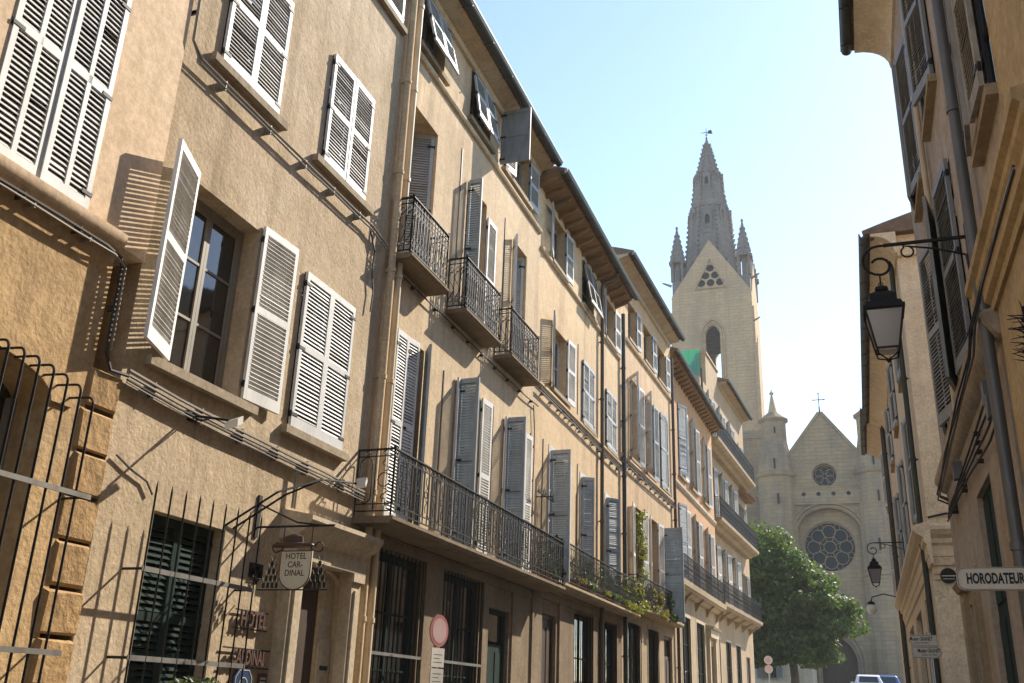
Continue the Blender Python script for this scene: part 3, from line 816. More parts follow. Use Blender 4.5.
# B1: honey house with three small balconies above one long balcony
B = Bld('honey_house', 'honey plastered house with a long first floor balcony and three small balconies above', -6, 0)
def fr_sh(l=(150,.30), r=(92,.52), r2=(177,.40), mat='bluegrey', m2='white'):  # mat colours the leaf in shade, m2 the sunlit leaves
    s = []
    if l: s.append(('L', l[0], {'w':l[1],'mat':m2}))
    if r: s.append(('L', r[0], {'w':r[1],'mat':mat}))
    if r2: s.append(('R', r2[0], {'w':r2[1],'mat':m2,'du':.05}))
    return s
B.window(11.63,12.66,2.22,5.0, rows=4, sill=False, sh=[('L',0,{'w':.34,'mat':'white'}),('L',8,{'w':.33,'mat':'white','du':.34}),('R',35,{'w':.36,'mat':'greyblue'})], shmat='greyblue', fmat='winwhite')
B.window(14.04,15.05,2.22,5.0, rows=4, sill=False, sh=fr_sh((172,.12),(92,.36),(177,.42)), fmat='winwhite')
B.window(16.41,17.45,2.22,5.0, rows=4, sill=False, sh=fr_sh((172,.1),(90,.38),(177,.36)), fmat='winwhite')
B.window(11.62,12.60,5.98,8.84, rows=4, sill=False, sh=[('R',-62,{'w':.5,'mat':'greyblue','hv':-.06})], fmat='winwhite', depth=.56)
B.window(13.97,14.95,5.98,8.74, rows=4, sill=False, sh=[('L',95,{'w':.26,'mat':'bluegrey'}),('R',178,{'w':.45,'mat':'white','h':2.5})], fmat='winframe', depth=.26)
B.window(16.45,17.35,5.98,8.78, rows=4, sill=False, sh=[('L',150,{'w':.24,'mat':'white'}),('R',-62,{'w':.46,'mat':'greyblue','hv':-.06})], fmat='winwhite', depth=.56)
B.window(11.67,12.66,10.0,11.05, rows=2, sh=[('L',0,{'kick':-13}),('R',0,{'kick':-13})], shmat='greyblue')
B.window(13.88,14.95,10.0,11.05, rows=2, sh=[('L',0,{'kick':-9}),('R',0,{'kick':-9})], shmat='greyblue')
B.window(15.75,17.3,10.0,11.05, rows=2, sh=[('L',92,{'w':.62,'mat':'grey','solid':True,'du':-.3,'h':1.2,'dz':-.08}),('L',12,{'w':.4,'mat':'white'}),('R',176,{'w':.5,'mat':'greyblue'})])
for u0, u1 in ((11.48,13.1),(13.92,15.5)):
    w_ = B.window(u0,u1,-1.2,1.85, depth=.12, fmat='darkgreen', rows=4, sill=False)
    g = MB(); 
    for i in range(12): g.tube([(.17,.06+i*(u1-u0-.12)/11,0),(.17,.06+i*(u1-u0-.12)/11,3.05)], .011, 6)
    g.mi = 1; g.obox((.185,(u1-u0)/2,1.72), (.006,0,0), (0,(u1-u0)/2,0), (0,0,.02)); g.mi = 0
    g.build('grille', [M['iron'], M['ironlight']], w_)
B.door(15.95,17.0,-1.65,1.5, 'darkgreen', .1, fan=.5)
B.split_wall(11.06, 18.2, -2.6, 1.99, 11.26, 'brownstone', 'b1', reveal=.6)  # lower wall takes the darker stone for shade below the slab
b = MB()                                             # ground floor dressing: flat stone piers under the long balcony
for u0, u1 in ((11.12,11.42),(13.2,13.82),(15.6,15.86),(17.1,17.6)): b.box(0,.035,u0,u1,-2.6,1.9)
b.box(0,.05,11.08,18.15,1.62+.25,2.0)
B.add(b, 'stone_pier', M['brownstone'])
b = MB(); b.sweep_u([(0,9.70),(.05,9.72),(.07,9.76),(.07,9.80),(0,9.82)], 11.45, 18.15); B.add(b, 'string_course', M['b1'])
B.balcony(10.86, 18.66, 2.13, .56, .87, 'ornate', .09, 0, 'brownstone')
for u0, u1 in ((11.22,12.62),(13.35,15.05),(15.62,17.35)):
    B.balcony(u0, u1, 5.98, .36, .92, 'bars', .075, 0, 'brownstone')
for u, z0, z1 in ((13.42,2.4,4.95),(15.72,2.4,5.02),(17.9,2.3,5.1),(13.62,6.9,9.2),(15.95,6.9,9.0),(11.35,2.3,5.2)):
    b = MB(); b.box(0,.014,u,u+.035,z0,z1); B.add(b, 'expansion_strip', M['brownpipe'])  # thin raised brown strip beside a window
B.eave(11.06, 17.95, 11.28, .37, 'plain', 'b1')
B.pipe(11.17, -1.6, 11.1, 'b1', .055)
B.pipe(11.40, -1.6, 11.1, 'creampipe', .055, top=(.45, 11.28))
B.cable([(.06,11.6,5.80),(.06,13.3,5.78),(.06,15.3,5.74),(.06,17.4,5.72),(.06,18.2,5.75)], .014, 'cable', 5)
B.cable([(.04,17.95,5.7),(.04,18.05,5.2),(.04,18.04,2.4)], .012, 'brownpipe', 5)

# B2: apricot house
B2 = Bld('apricot_house', 'apricot plastered house with white framed tall windows over a planted balcony', -6, 0)
B2.window(19.28,20.36,2.3,5.08, rows=4, sill=False, sh=[('L',91,{'w':.44,'mat':'greyblue'}),('R',177,{'w':.26,'mat':'white','du':.12})], surround='winwhite', fmat='winwhite')
B2.window(21.80,22.88,2.3,5.06, rows=4, sill=False, sh=[('L',60,{'w':.3,'mat':'greyblue'})], surround='winwhite', fmat='winframe')
B2.window(24.26,25.36,2.3,5.06, rows=4, sill=False, sh=[('L',40,{'w':.4,'mat':'bluegrey'})], surround='winwhite', fmat='winframe')
B2.window(19.32,20.42,6.5,8.0, rows=2, sh=[('L',163,{'w':.56,'mat':'greyblue','h':1.62}),('R',177,{'w':.52,'mat':'white','h':1.55})], fmat='winwhite')
B2.window(21.80,22.86,6.42,8.03, sh=[('L',0),('R',0)], shmat='greyblue')
B2.window(24.20,25.30,6.42,8.03, sh=[('L',0),('R',0)], shmat='greyblue')
B2.window(19.1,20.15,9.52,10.75, rows=2, sh=[('L',168,{'mat':'greyblue'}),('R',176,{'mat':'greyblue'})])
B2.window(21.75,22.95,9.52,10.75, rows=2, sh=[('L',0,{'kick':-10}),('R',0,{'kick':-10})], shmat='grey')
B2.window(24.15,25.25,9.52,10.75, rows=2, sh=[('L',168,{'mat':'greyblue'}),('R',176,{'mat':'greywhite'})])
B2.door(19.0,19.95,-1.4,1.68, 'darkwood', .1)
for u0, u1 in ((21.35,22.78),(23.75,25.2)):
    w_ = B2.window(u0,u1,-.9,1.9, depth=.1, fmat='darkgreen', rows=3, sill=False)
    g = MB()
    for i in range(10): g.tube([(.16,.06+i*(u1-u0-.12)/9,0),(.16,.06+i*(u1-u0-.12)/9,2.8)], .011, 6)
    g.mi = 1; g.obox((.175,(u1-u0)/2,1.2), (.006,0,0), (0,(u1-u0)/2,0), (0,0,.022)); g.mi = 0
    g.build('grille', [M['iron'], M['ironlight']], w_)
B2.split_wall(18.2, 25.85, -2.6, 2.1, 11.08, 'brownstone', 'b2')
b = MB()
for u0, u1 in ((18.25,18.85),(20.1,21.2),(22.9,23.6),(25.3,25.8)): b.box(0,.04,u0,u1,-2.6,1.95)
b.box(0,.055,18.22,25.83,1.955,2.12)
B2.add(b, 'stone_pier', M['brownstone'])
b = MB(); b.sweep_u([(0,9.36),(.05,9.38),(.07,9.42),(.07,9.47),(0,9.49)], 18.25, 25.8); b.sweep_u([(0,6.22),(.05,6.24),(.08,6.28),(.08,6.33),(0,6.35)], 18.25, 25.8)
B2.add(b, 'string_course', M['b2'])
B2.balcony(18.75, 26.6, 2.3, .38, .85, 'rings', .10, 0, 'stone')
B2.eave(17.98, 25.45, 11.1, .50, 'boards', 'soffitwood')
B2.pipe(23.5, -1.4, 10.7, 'brownpipe', .05, top=(.55, 11.08))
B2.pipe(26.0, -1.3, 10.9, 'greenzinc', .06)
B2.cable([(.09,18.2,6.16),(.09,20.4,6.15),(.09,23,6.13),(.09,25.8,6.12)], .018, 'cable', 5)
B2.cable([(.09,18.2,6.10),(.09,22.4,6.08),(.09,25.8,6.07)], .012, 'greycable', 5)
for u, z0, z1 in ((18.75,2.6,5.2),(21.45,2.6,5.3),(23.9,2.6,5.3),(21.4,6.5,8.3)):
    b = MB(); b.box(0,.014,u,u+.035,z0,z1); B2.add(b, 'expansion_strip', M['brownpipe'])  # narrow brown strip on the wall

# C: amber house
C = Bld('amber_house', 'amber plastered house with pale blue shutters and climbing plant on its balcony', -6, 25.85, 1.7)
def louv(bl, u0, u1, z0, z1, la=98, ra=175, mat='greyblue', m2=None, **k):
    w = (u1-u0)/2
    return bl.window(u0,u1,z0,z1, sh=[('L',la,{'w':w}),('R',ra,{'w':w,'mat':m2 or mat})], shmat=mat, **k)
louv(C, 1.55,2.55,2.5,5.46, 172,175, 'white', rows=4, sill=False)
louv(C, 3.65,4.65,2.5,5.48, 170,175, 'white', rows=4, sill=False)
C.window(5.5,6.5,2.5,5.46, rows=4, sill=False, sh=[('L',95,{'w':.62,'mat':'bluegrey'}),('R',160,{'w':.5,'mat':'greyblue'})])
louv(C, 1.2,2.25,6.8,9.3, 140,175, 'greywhite', 'white', rows=3)
louv(C, 3.2,4.25,6.8,9.3, 150,175, 'greywhite', 'bluegrey', rows=3)
C.window(5.3,6.35,6.8,9.35, sh=[('L',8),('R',8)], shmat='bluegrey')
for u0, u1 in ((1.1,2.1),(3.15,4.3),(5.1,6.4)): C.window(u0,u1,10.5,11.75, rows=2, sh=[('R',176,{'w':.45})], shmat='greyblue')
for u0, u1 in ((.76,2.1),(3.15,4.35)):
    w_ = C.window(u0,u1,-.8,2.13, depth=.1, fmat='darkgreen', rows=3, sill=False, surround='sillstone')
    g = MB()
    for i in range(9): g.tube([(.16,.06+i*(u1-u0-.12)/8,0),(.16,.06+i*(u1-u0-.12)/8,2.9)], .011, 6)
    g.mi = 1; g.obox((.175,(u1-u0)/2,1.3), (.006,0,0), (0,(u1-u0)/2,0), (0,0,.022)); g.mi = 0
    g.build('grille', [M['iron'], M['ironlight']], w_)
C.door(5.3,6.5,-1.0,2.08, 'darkwood', .1, fan=.5)
C.split_wall(0, 7.35, -2.6, 2.45, 12.5, 'stone', 'c')
b = MB(); b.sweep_u([(0,10.24),(.06,10.27),(.08,10.32),(.08,10.36),(0,10.38)], .05, 7.3); b.sweep_u([(0,6.52),(.06,6.55),(.09,6.6),(.09,6.66),(0,6.68)], .05, 7.3)
C.add(b, 'string_course', M['c'])
C.balcony(.9, 7.0, 2.56, .30, .85, 'rings', .12, 0, 'stone')
C.eave(-.45, 7.1, 12.55, .42, 'plain', 'palestone')
C.pipe(7.1, -1.3, 11.9, 'brownpipe', .055)
C.cable([(.1,0,6.47),(.1,3,6.45),(.1,7.2,6.46)], .02, 'cable', 5)
C.cable([(.1,0,6.40),(.1,4,6.37),(.1,7.2,6.40)], .014, 'greycable', 5)

# D: terracotta coloured house
D = Bld('terracotta_house', 'terracotta coloured house with tall blue grey shutters below a boarded eave', -6.1, 33.25, 1.2)
D.window(2.4,3.7,4.3,7.15, rows=4, sill=False, sh=[('L',15,{'mat':'bluegrey'}),('R',175,{'mat':'white'})])
louv(D, 5.3,6.5,4.3,7.15, 160,175, 'greyblue', rows=4, sill=False)
louv(D, 8.2,9.4,4.3,7.12, 160,175, 'greyblue', rows=4, sill=False)
louv(D, 2.7,3.9,8.3,11.1, 20,175, 'bluegrey', 'white', rows=3); louv(D, 5.3,6.5,8.3,11.1, 160,175, 'greyblue', rows=3); louv(D, 8.2,9.4,8.3,11.1, 160,175, 'greyblue', rows=3)
for u0, u1 in ((2.45,4.15),(5.45,7.2)):
    w_ = D.window(u0,u1,-.6,3.1, depth=.1, fmat='darkgreen', rows=4, sill=False, surround='palestone')
D.door(8.0,9.3,-.7,2.4, 'darkwood', .1, fan=.5)
D.split_wall(0, 10.95, -2.6, 3.9, 12.2, 'stone', 'd')
b = MB(); b.sweep_u([(0,7.72),(.06,7.75),(.1,7.82),(.1,7.9),(0,7.93)], .02, 10.9); D.add(b, 'string_course', M['palestone'])
b = MB(); b.box(0,.12,7.75,8.0,-2.5,2.7); b.box(0,.12,9.3,9.55,-2.5,2.7); b.box(0,.2,7.65,9.65,2.7,3.0); b.sweep_u([(0,3.0),(.3,3.02),(.34,3.1),(0,3.2)],7.6,9.7)
D.add(b, 'doorway_surround', M['palestone'])
D.balcony(.2, 10.6, 4.2, .42, .9, 'rings', .2, 5, 'stone', True)
D.eave(0, 10.95, 12.25, .45, 'boards', 'soffitwood')
D.pipe(.5, -1.2, 11.9, 'brownpipe', .055)

# E: corner house with stacked balconies, taller behind
E = Bld('corner_house', 'buff corner house at the end of the row with three stacked balconies', -6.35, 44.2, 3.0)
for k, (z0, z1) in enumerate(((4.6,7.3),(8.4,11.1),(12.2,14.6))):
    for u0 in (1.6, 4.4, 7.2):
        louv(E, u0,u0+1.2,z0,z1, 158,175, 'greyblue' if k else 'greywhite', rows=4, sill=False)
    louv(E, 10.4,11.3,z0+.2,z1-.4, 170,170, 'grey')
for u0 in (1.4,4.2,7.0): E.window(u0,u0+1.4,-.4,3.0, depth=.1, fmat='darkgreen', rows=3, sill=False, surround='palestone')
E.door(10.0,11.2,-.4,2.6, 'darkwood', .1)
E.wall(0, 12.6, -2.6, 16.2, 'e', outline=[(0,-2.6),(12.6,-2.6),(12.6,16.2),(1.8,16.2),(1.8,15.0),(0,15.0)])
E.balcony(.5, 11.6, 4.45, .72, .95, 'rings', .16, 6, 'stone', True)
E.balcony(.5, 11.6, 8.25, .72, .95, 'bars', .16, 0, 'stone', True)
E.balcony(.5, 11.6, 12.05, .72, .95, 'bars', .16, 0, 'stone', True)
E.eave(5.05, 12.6, 16.2, .45, 'plain', 'e')
b = MB(); b.box(0,.42,10.2,12.5,11.15,11.25); b.sweep_u([(0,11.25),(.6,11.25),(0,11.55)],10.15,12.55); E.add(b, 'side_canopy', M['soffitwood'])
E.pipe(.25, -1, 15.4, 'brownpipe', .055)
b = MB(); b.box(-.3,-.004,1.85,5.0,16.1,16.75); b.box(-.36,.06,1.83,5.05,16.75,16.87)
E.add(b, 'attic_block', M['e'])
b = MB()
for i in range(9): b.prism([(-1.45+i*.132,1.70),(-1.385+i*.132,1.675),(-1.318+i*.132,1.70),(-1.318+i*.132,1.715),(-1.385+i*.132,1.69),(-1.45+i*.132,1.715)], 15.3, 16.95, lambda a, c, t: (a, c, t))
E.add(b, 'terrace_screen', M['canvas'], (0, 0, 0))

# ------------------------------------------------------------------ right row
# root turned by 180 degrees: local v points to the street (-X), local u = Yroot - Y
R1 = Bld('shaded_house', 'tall shaded pinkish house on the narrow side of the street, weathered shutters and cable bunches', 1.25, 0, rot=PI, zb=-1.7)
def rwin(bl, y0, y1, z0, z1, **k):
    k.setdefault('sillext', .02); k.setdefault('depth', .06); k.setdefault('sillmat', 'stone')
    u0, u1 = bl.root.location.y-y1, bl.root.location.y-y0
    return bl.window(u0, u1, z0, z1, **k)
cl = [('L',0),('R',0)]
for k in range(4):
    dz = .12*k; R1.cable([(.05+.01*k,-13.5,2.5-dz*.4),(.05,-11.,2.55-dz*.5),(.05,-9.0,2.62-dz),(.06,-8.15,2.66-dz)], .011, 'cable', 5, 'cable', 1.1)
rwin(R1, 9.45,10.95, 3.25,5.35, sh=[('L',12),('R',4)], shmat='grey', sillext=.03, rows=3, pitch=.045)
rwin(R1, 11.35,12.7, 3.2,5.4, sh=[('L',6),('R',10)], shmat='grey', rows=3)
rwin(R1, 6.55,7.55, 4.25,6.3, sh=[('L',6,{'hv':.1}),('R',3,{'hv':.1})], shmat='oldwood', rows=3)
rwin(R1, 9.5,10.7, 6.4,8.5, sh=[('L',5),('R',14)], shmat='grey', rows=3)
rwin(R1, 11.6,12.8, 6.4,8.5, sh=[('L',12),('R',8)], shmat='grey', rows=3)
rwin(R1, 4.2,5.2, 4.25,6.3, sh=[('L',3),('R',3)], shmat='oldwood')
rwin(R1, 4.2,5.2, 7.0,9., sh=cl, shmat='oldwood'); rwin(R1, 6.6,7.6, 7.0,9., sh=cl, shmat='oldwood')
rwin(R1, 5.4,6.4, -.4,1.9, sh=cl, shmat='darkgreen', sill=False)
R1.holes.append(rect(-10.95,-9.75,-1.9,2.15))
R1.holes.append(rect(-13.0,-12.0,-1.9,1.25))
R1.wall(-14.1, 8, -2.6, 10.15, 'r1', reveal=.3)
b = MB(); b.box(-.12,-.06,-10.95,-9.75,-1.9,2.15); dd = R1.add(b, 'door', M['darkgreen'])
b = MB()
for u in (-10.83,-10.28): 
    for z0, z1 in ((-1.7,-.3),(-.15,.9),(1.05,2.05)): b.box(-.0601,-.04,u,u+.42,z0,z1)
b.build('door_panel', M['darkgreen'], dd)
b = MB(); b.ball((-.02,-10.35,-.55), .04); b.build('handle', M['ironlight'], dd)
b = MB(); b.box(-.26,-.2,-13.,-12.,-1.9,1.25); dd = R1.add(b, 'side_door', M['darkwood'])
b = MB(); b.box(0,.05,-12.0,-11.75,-1.9,1.4); b.box(0,.05,-13.3,-13.0,-1.9,1.4); b.box(.051,.07,-11.95,-11.8,-1.7,1.3); b.box(.051,.07,-13.25,-13.05,-1.7,1.3)
b.sweep_u([(0,1.4),(.09,1.42),(.14,1.5),(0,1.56)], -13.35, -11.7)
R1.add(b, 'doorway_surround', M['stone'])
b = MB(); b.sweep_u([(0,2.82),(.05,2.84),(.10,2.92),(.13,2.97),(.13,3.03),(0,3.07)], -14.1, -7.85)   # string course of the far half
R1.add(b, 'string_course', M['r1'], smooth=40)
b = MB(); b.sweep_u([(0,3.02),(.05,3.02),(.05,3.10),(.09,3.13),(.09,3.2),(.13,3.26),(.13,3.33),(.17,3.36),(.17,3.43),(0,3.47)], -8.35, -5.35)
R1.add(b, 'moulded_cornice', M['r0'], smooth=20)
b = MB(); b.box(0,.022,-7.82,8,-2.5,3.015); b.box(0,.022,-6.45,8,3.48,10); R1.add(b, 'ochre_render', M['r0'])
R1.pipe(-8.0, -1.6, 10., 'zinc', .048, .10, bracket=1.9)
R1.pipe(-11.15, 3.1, 9.8, 'creampipe', .035, .06)
R1.eave(-14.15, 8, 10.2, .55, 'cove', 'r2', gmat='greenzinc')
for k in range(5):
    dz = random.uniform(-.05,.05); dv = random.uniform(.0,.05)
    R1.cable([(-.02,-14.05,2.7+dz),(.10+dv,-13.9,2.74+dz),(.16+dv,-11.5,2.76-dz),(.17+dv,-9.6,2.78+dz),(.15+dv,-8.5,2.86+dz*.5),(.15+dv,-8.2,3.0+dz*.5),(.19,-7.2,3.0+dz*.4),(.19,-5.5,2.98+dz*.4)], random.uniform(.006,.011), random.choice(['cable','greycable','greycable']), 5, 'cable', 0)
R1.cable([(.04,-8.9,4.0),(.05,-8.6,3.4),(.06,-8.35,3.05),(.08,-8.3,2.6),(.06,-8.5,2.2)], .014, 'cable', 5, 'cable', 0)
for y, z in ((8.6,2.35),(8.7,2.5),(11.9,2.55)):
    b = MB(); b.box(0,.1,-y-.07,-y+.07,z,z+.2); R1.add(b, 'junction_box', M['zinc'])
b = MB()
for i in range(26):                                # spiked iron guard by the right edge
    t = random.uniform(0, 2*PI); z = 2.15+i*.014
    b.tube([(.06,-6.6,z),(.06+.08*abs(cos(t))+.03,-6.6+.08*sin(t),z+random.uniform(-.02,.07))], .007, 4, r2=.002)
b.tube([(.06,-6.6,2.1),(.06,-6.6,2.55)], .014, 6); b.box(0,.06,-6.62,-6.58,2.2,2.25)
R1.add(b, 'spiked_guard', M['iron'])

R2 = Bld('cream_house', 'cream rendered house with a shop cornice on the corner of the side street', 1.28, 18.5, rot=PI, zb=-1.5)
for k in range(3):
    y0 = 20.2+k*3.9
    rwin(R2, y0,y0+1.15, 3.6,5.7, sh=[('L',8),('R',5)], shmat='greyblue'); rwin(R2, y0,y0+1.15, 6.6,8.2, sh=[('L',8),('R',5)], shmat='greyblue')
for k in range(3):
    rwin(R2, 19.5+k*4.1, 22.0+k*4.1, -1.2, 2.2, depth=.15, fmat='darkgreen', rows=2, leaves=3, sill=False)
R2.wall(-13.5, 0, -2.6, 8.75, 'r2', depth=9)
b = MB(); prof = [(0,2.45),(.04,2.47),(.06,2.6),(.08,2.62),(.08,2.8),(.13,2.84),(.13,2.92),(.22,2.98),(.28,3.05),(.28,3.12),(0,3.2)]
b.sweep_u(prof, -13.5, .28)
b.prism([(-d, z) for d, z in prof], 0.002, -8.9, lambda a, c, t: (t, -a, c))
for i in range(22): b.box(-.45-i*.1, -.39-i*.1, .082, .125, 2.76, 2.835)
R2.add(b, 'shop_cornice', M['r2'])
b = MB()
for z in (2.22, 2.32): b.box(-1.0,.02+.0,0.0,.035,z,z+.06)
b.box(-.9,.02,0,.03,-1.4,2.2); b.box(0,.03,-.8,.02,-1.4,2.2)
R2.add(b, 'corner_pilaster', M['r2'])
R2.eave(-13.55, .3, 8.8, .46, 'cove', 'r2')
b = MB(); b.prism([(.3,8.70),(.3,8.80),(-4.,8.80+4.3*.26),(-8.7,8.7),(-8.7,8.4),(0,8.4)], .0, .10, lambda a, c, t: (a, t, c)); R2.add(b, 'verge_wall', M['r2'])
b = MB()                                           # verge tiles along the side street
for i in range(20): b.tube([(.42-i*.22, .02, 8.86+max(0, i*.22-.12)*.26),(.42-i*.22,.26,8.84+max(0, i*.22-.12)*.26)], .085, 8)
R2.add(b, 'verge_tiles', M['tile'])
R2.pipe(-.6, -1.2, 8.6, 'greenzinc', .05); R2.pipe(-13.2, -1.2, 8.6, 'greenzinc', .05)
for u, z in ((-.45,7.0),(-.75,6.9)):               # iron wall anchors on the side wall
    b = MB(); b.tube([(u,.03,z-.42),(u,.03,z+.42)], .014, 5); b.tube([(u-.05,.03,z),(u+.02,.05,z)], .02, 5); b.tube([(u-.05,.03,z-.2),(u+.02,.05,z-.2)], .016, 5)
    R2.add(b, 'wall_anchor', M['iron'])
R2.cable([(.0,.04,3.3),(-.3,.05,3.36),(-1.,.05,3.33),(-3,.05,3.35)], .02, 'cable', 5, 'cable', 0)

R3 = Bld('beige_house', 'pale beige house beyond the cream corner house, its gutter low over the street', 1.28, 32.05, rot=PI, zb=-1.2)
for k in range(1):
    y0 = 34.4+k*4.
    for z0 in (3.5, 6.6): rwin(R3, y0,y0+1.1, z0,z0+1.9, sh=[('L',10),('R',12)], shmat='greywhite')
    rwin(R3, y0-.4,y0+1.6, -1., 2.4, depth=.15, fmat='darkgreen', rows=2, leaves=2, sill=False)
R3.wall(-6.2, 0, -2.6, 9.25, 'r3', depth=9)
R3.eave(-6.2, 0, 9.3, .50, 'cove', 'r3'); R3.pipe(-.5, -1, 9.1, 'greenzinc', .055)

# ------------------------------------------------------------------ street lamps
def lantern(loc, label):
    t = empty('wall_lamp', loc, 0, label=label, cat='street lamp', group='lantern lamps on the shaded wall')
    b = MB()                                       # local: wall at x = 0, arm runs to -x
    b.box(-.025,0,-.03,.03,-.30,.14)
    b.obox((-.37,0,0), (.37,0,0), (0,.012,0), (0,0,.014))
    b.tube([(-.01,0,-.19),(-.30,0,-.085),(-.52,0,-.035)], .010, 6)
    b.tube([(-.52,0,-.035),(-.57,0,-.025)]+[(-.535+.055*cos(rad(q)), 0, -.09+.055*sin(rad(q))) for q in range(120,431,30)], .009, 6)
    b.tube([(-.74,0,0)]+[(-.79+.0-.15*sin(rad(q)), 0, -.15+.15*cos(rad(q))) for q in range(0,181,20)]+[(-.79+.085*sin(rad(q)), 0, -.215-.085*cos(rad(q))) for q in range(10,241,25)], .013, 6)
    b.tube([(-.80,0,-.30),(-.80,0,-.42)], .008, 6)
    b.tube([(-.80+.02*cos(rad(q)),0,-.40+.02*sin(rad(q))) for q in range(0,360,45)], .005, 5, True)
    b.build('bracket', M['iron'], t, smooth=40)
    L = MB(); cx = -.80
    def ring(z, h, r=.010):
        P = [(cx-h,-h,z),(cx+h,-h,z),(cx+h,h,z),(cx-h,h,z)]
        L.tube(P, r, 4, True)
    r2 = math.sqrt(2)
    L.lathe([(.02*r2,-.42),(.05*r2,-.44),(.06*r2,-.47),(.045*r2,-.48),(.075*r2,-.50),(.115*r2,-.535),(.115*r2,-.60),(.15*r2,-.62),(.165*r2,-.66),(.18*r2,-.665),(.18*r2,-.695)], 4, (cx,0,0), PI/4)
    ring(-.70,.165,.012); ring(-1.06,.098,.010)
    for sx in (-1,1):
        for sy in (-1,1):
            L.tube([(cx+sx*.165,sy*.165,-.69),(cx+sx*.098,sy*.098,-1.06)], .010, 5)
            L.tube([(cx+sx*.098,sy*.098,-1.06),(cx+sx*.085,sy*.085,-1.11),(cx+sx*.03,sy*.03,-1.14),(cx,0,-1.15)], .008, 5)
    L.ball((cx,0,-1.16), .022)
    lan = L.build('lantern', M['iron'], t)
    g = MB(); a, c = .158, .094
    for k in range(4):
        R = Matrix.Rotation(PI/2*k, 3, 'Z'); O = Vector((cx,0,0))
        g.add([O+R @ Vector(p) for p in ((-a,-a,-.70),(a,-a,-.70),(c,-c,-1.05),(-c,-c,-1.05),(-a,-a+.004,-.70),(a,-a+.004,-.70),(c,-c+.004,-1.05),(-c,-c+.004,-1.05))], [(3,2,1,0),(4,5,6,7)])
    g.build('lamp_glass', M['lampglass'], lan)
    q = MB(); q.box(cx-.07,cx+.07,-.07,.07,-1.075,-1.045); q.build('lamp_socket', M['floodwhite'], lan)
    return t
lantern((1.25, 8.94, 4.20), 'large black iron wall lantern with frosted panes hanging from the near scrolled bracket')
lantern((1.28, 28.0, 4.35), 'far black lantern on a scrolled bracket in front of the church wall').scale = (1, 1, 1)
t = empty('globe_lamp', (1.28, 34.2, 3.55), 0, label='little white globe lamp on a short black arm below the far lantern', cat='lamp')
b = MB(); b.tube([(0,0,0),(-.5,0,.12),(-.85,0,.02),(-.9,0,-.12)], .018, 6); b.lathe([(.03,-.1),(.12,-.16),(.13,-.2)], 10, (-.9,0,0)); b.box(-.02,.02,-.05,.05,-.1,.1); b.build('arm', M['iron'], t, smooth=40)
b = MB(); b.ball((-.9,0,-.36), .16, 12, 1.1); b.build('globe', M['floodwhite'], t, smooth=60)

# ------------------------------------------------------------------ signs
t = empty('parking_sign', (1.228, 7.5, .905), 0, label='grey rounded flag sign reading HORODATEUR on the shaded wall', cat='sign')
b = MB(); L, h = .565, .078
pl = [(-.0,-h),(-.0,h)]+[(-L+.05+.05*cos(rad(q)), h-.05+.05*sin(rad(q))) for q in range(90,181,18)]+[(-L+.05+.05*cos(rad(q)), -h+.05+.05*sin(rad(q))) for q in range(180,271,18)]
b.prism(pl[::-1], -.02, .02, lambda a, c, tt: (a, tt, c)); b.build('sign_panel', M['signwhite'], t)
b = MB(); q2 = [(a*.985-.004, c*.93) for a, c in pl]; b.tube([(a,-.0215,c) for a, c in q2], .0022, 4, True); b.build('border_line', M['ink'], t)
tx = text('lettering', 'HORODATEUR', .098, 'ink', t, (-.325,-.022,-.002), (PI/2,0,0), .0012, .545, bold=.0035)

t = empty('direction_sign', (.86, 15.4, -1.08), 0, label='two white arrow shaped direction signs on one grey pole at the side street corner', cat='road sign')
b = MB(); b.tube([(.04,.03,-.1),(.04,.03,2.2)], .03, 10); b.build('pole', M['steel'], t, smooth=40)
for k, (x0, x1, z, d) in enumerate(((-.24,.15,2.085,-1),(-.20,.20,1.925,1))):
    hh = .078
    pl = [(x0,z-hh),(x1-.07,z-hh),(x1,z),(x1-.07,z+hh),(x0,z+hh)] if d > 0 else [(x0,z),(x0+.07,z-hh),(x1,z-hh),(x1,z+hh),(x0+.07,z+hh)]
    b = MB(); b.prism(pl, .0, -.02, lambda a, c, tt: (a, tt-.01, c)); ar = b.build('arrow_panel', M['signwhite'], t)
    cx, cz = sum(a for a, c in pl)/5, z
    b = MB(); b.tube([(cx+(a-cx)*.95,-.031,cz+(c-cz)*.88) for a, c in pl], .003, 4, True); b.build('border_line', M['ink'], ar)
    text('lettering', 'Musée GRANET', .072, 'ink', ar, (cx+.01*d, -.0315, z+.02), (PI/2,0,0), .001, .62, bold=.001)
    text('lettering', 'St-Jean de Malte', .036, 'ink', ar, (cx+.01*d, -.0315, z-.032), (PI/2,0,0), .001, .8)
t = empty('round_plaque', (1.50, 18.45, 2.28), 0, label='dark round plaque with thin pale lines on the cream corner pilaster', cat='plaque')
b = MB(); b.prism(circ(0,0,.13,20), 0, -.05, lambda a, c, tt: (a, tt, c)); b.build('disc', M['ink'], t)
b = MB(); b.box(-.11,.11,-.054,-.0495,-.012,.004); b.box(-.09,.09,-.054,-.0495,-.06,-.05); b.build('bar', M['signwhite'], t)

t = empty('no_parking_sign', (-5.55, 12.8, -1.05), rad(78), label='faded pink round sign over two white plates on a pole by the barred windows', cat='road sign')
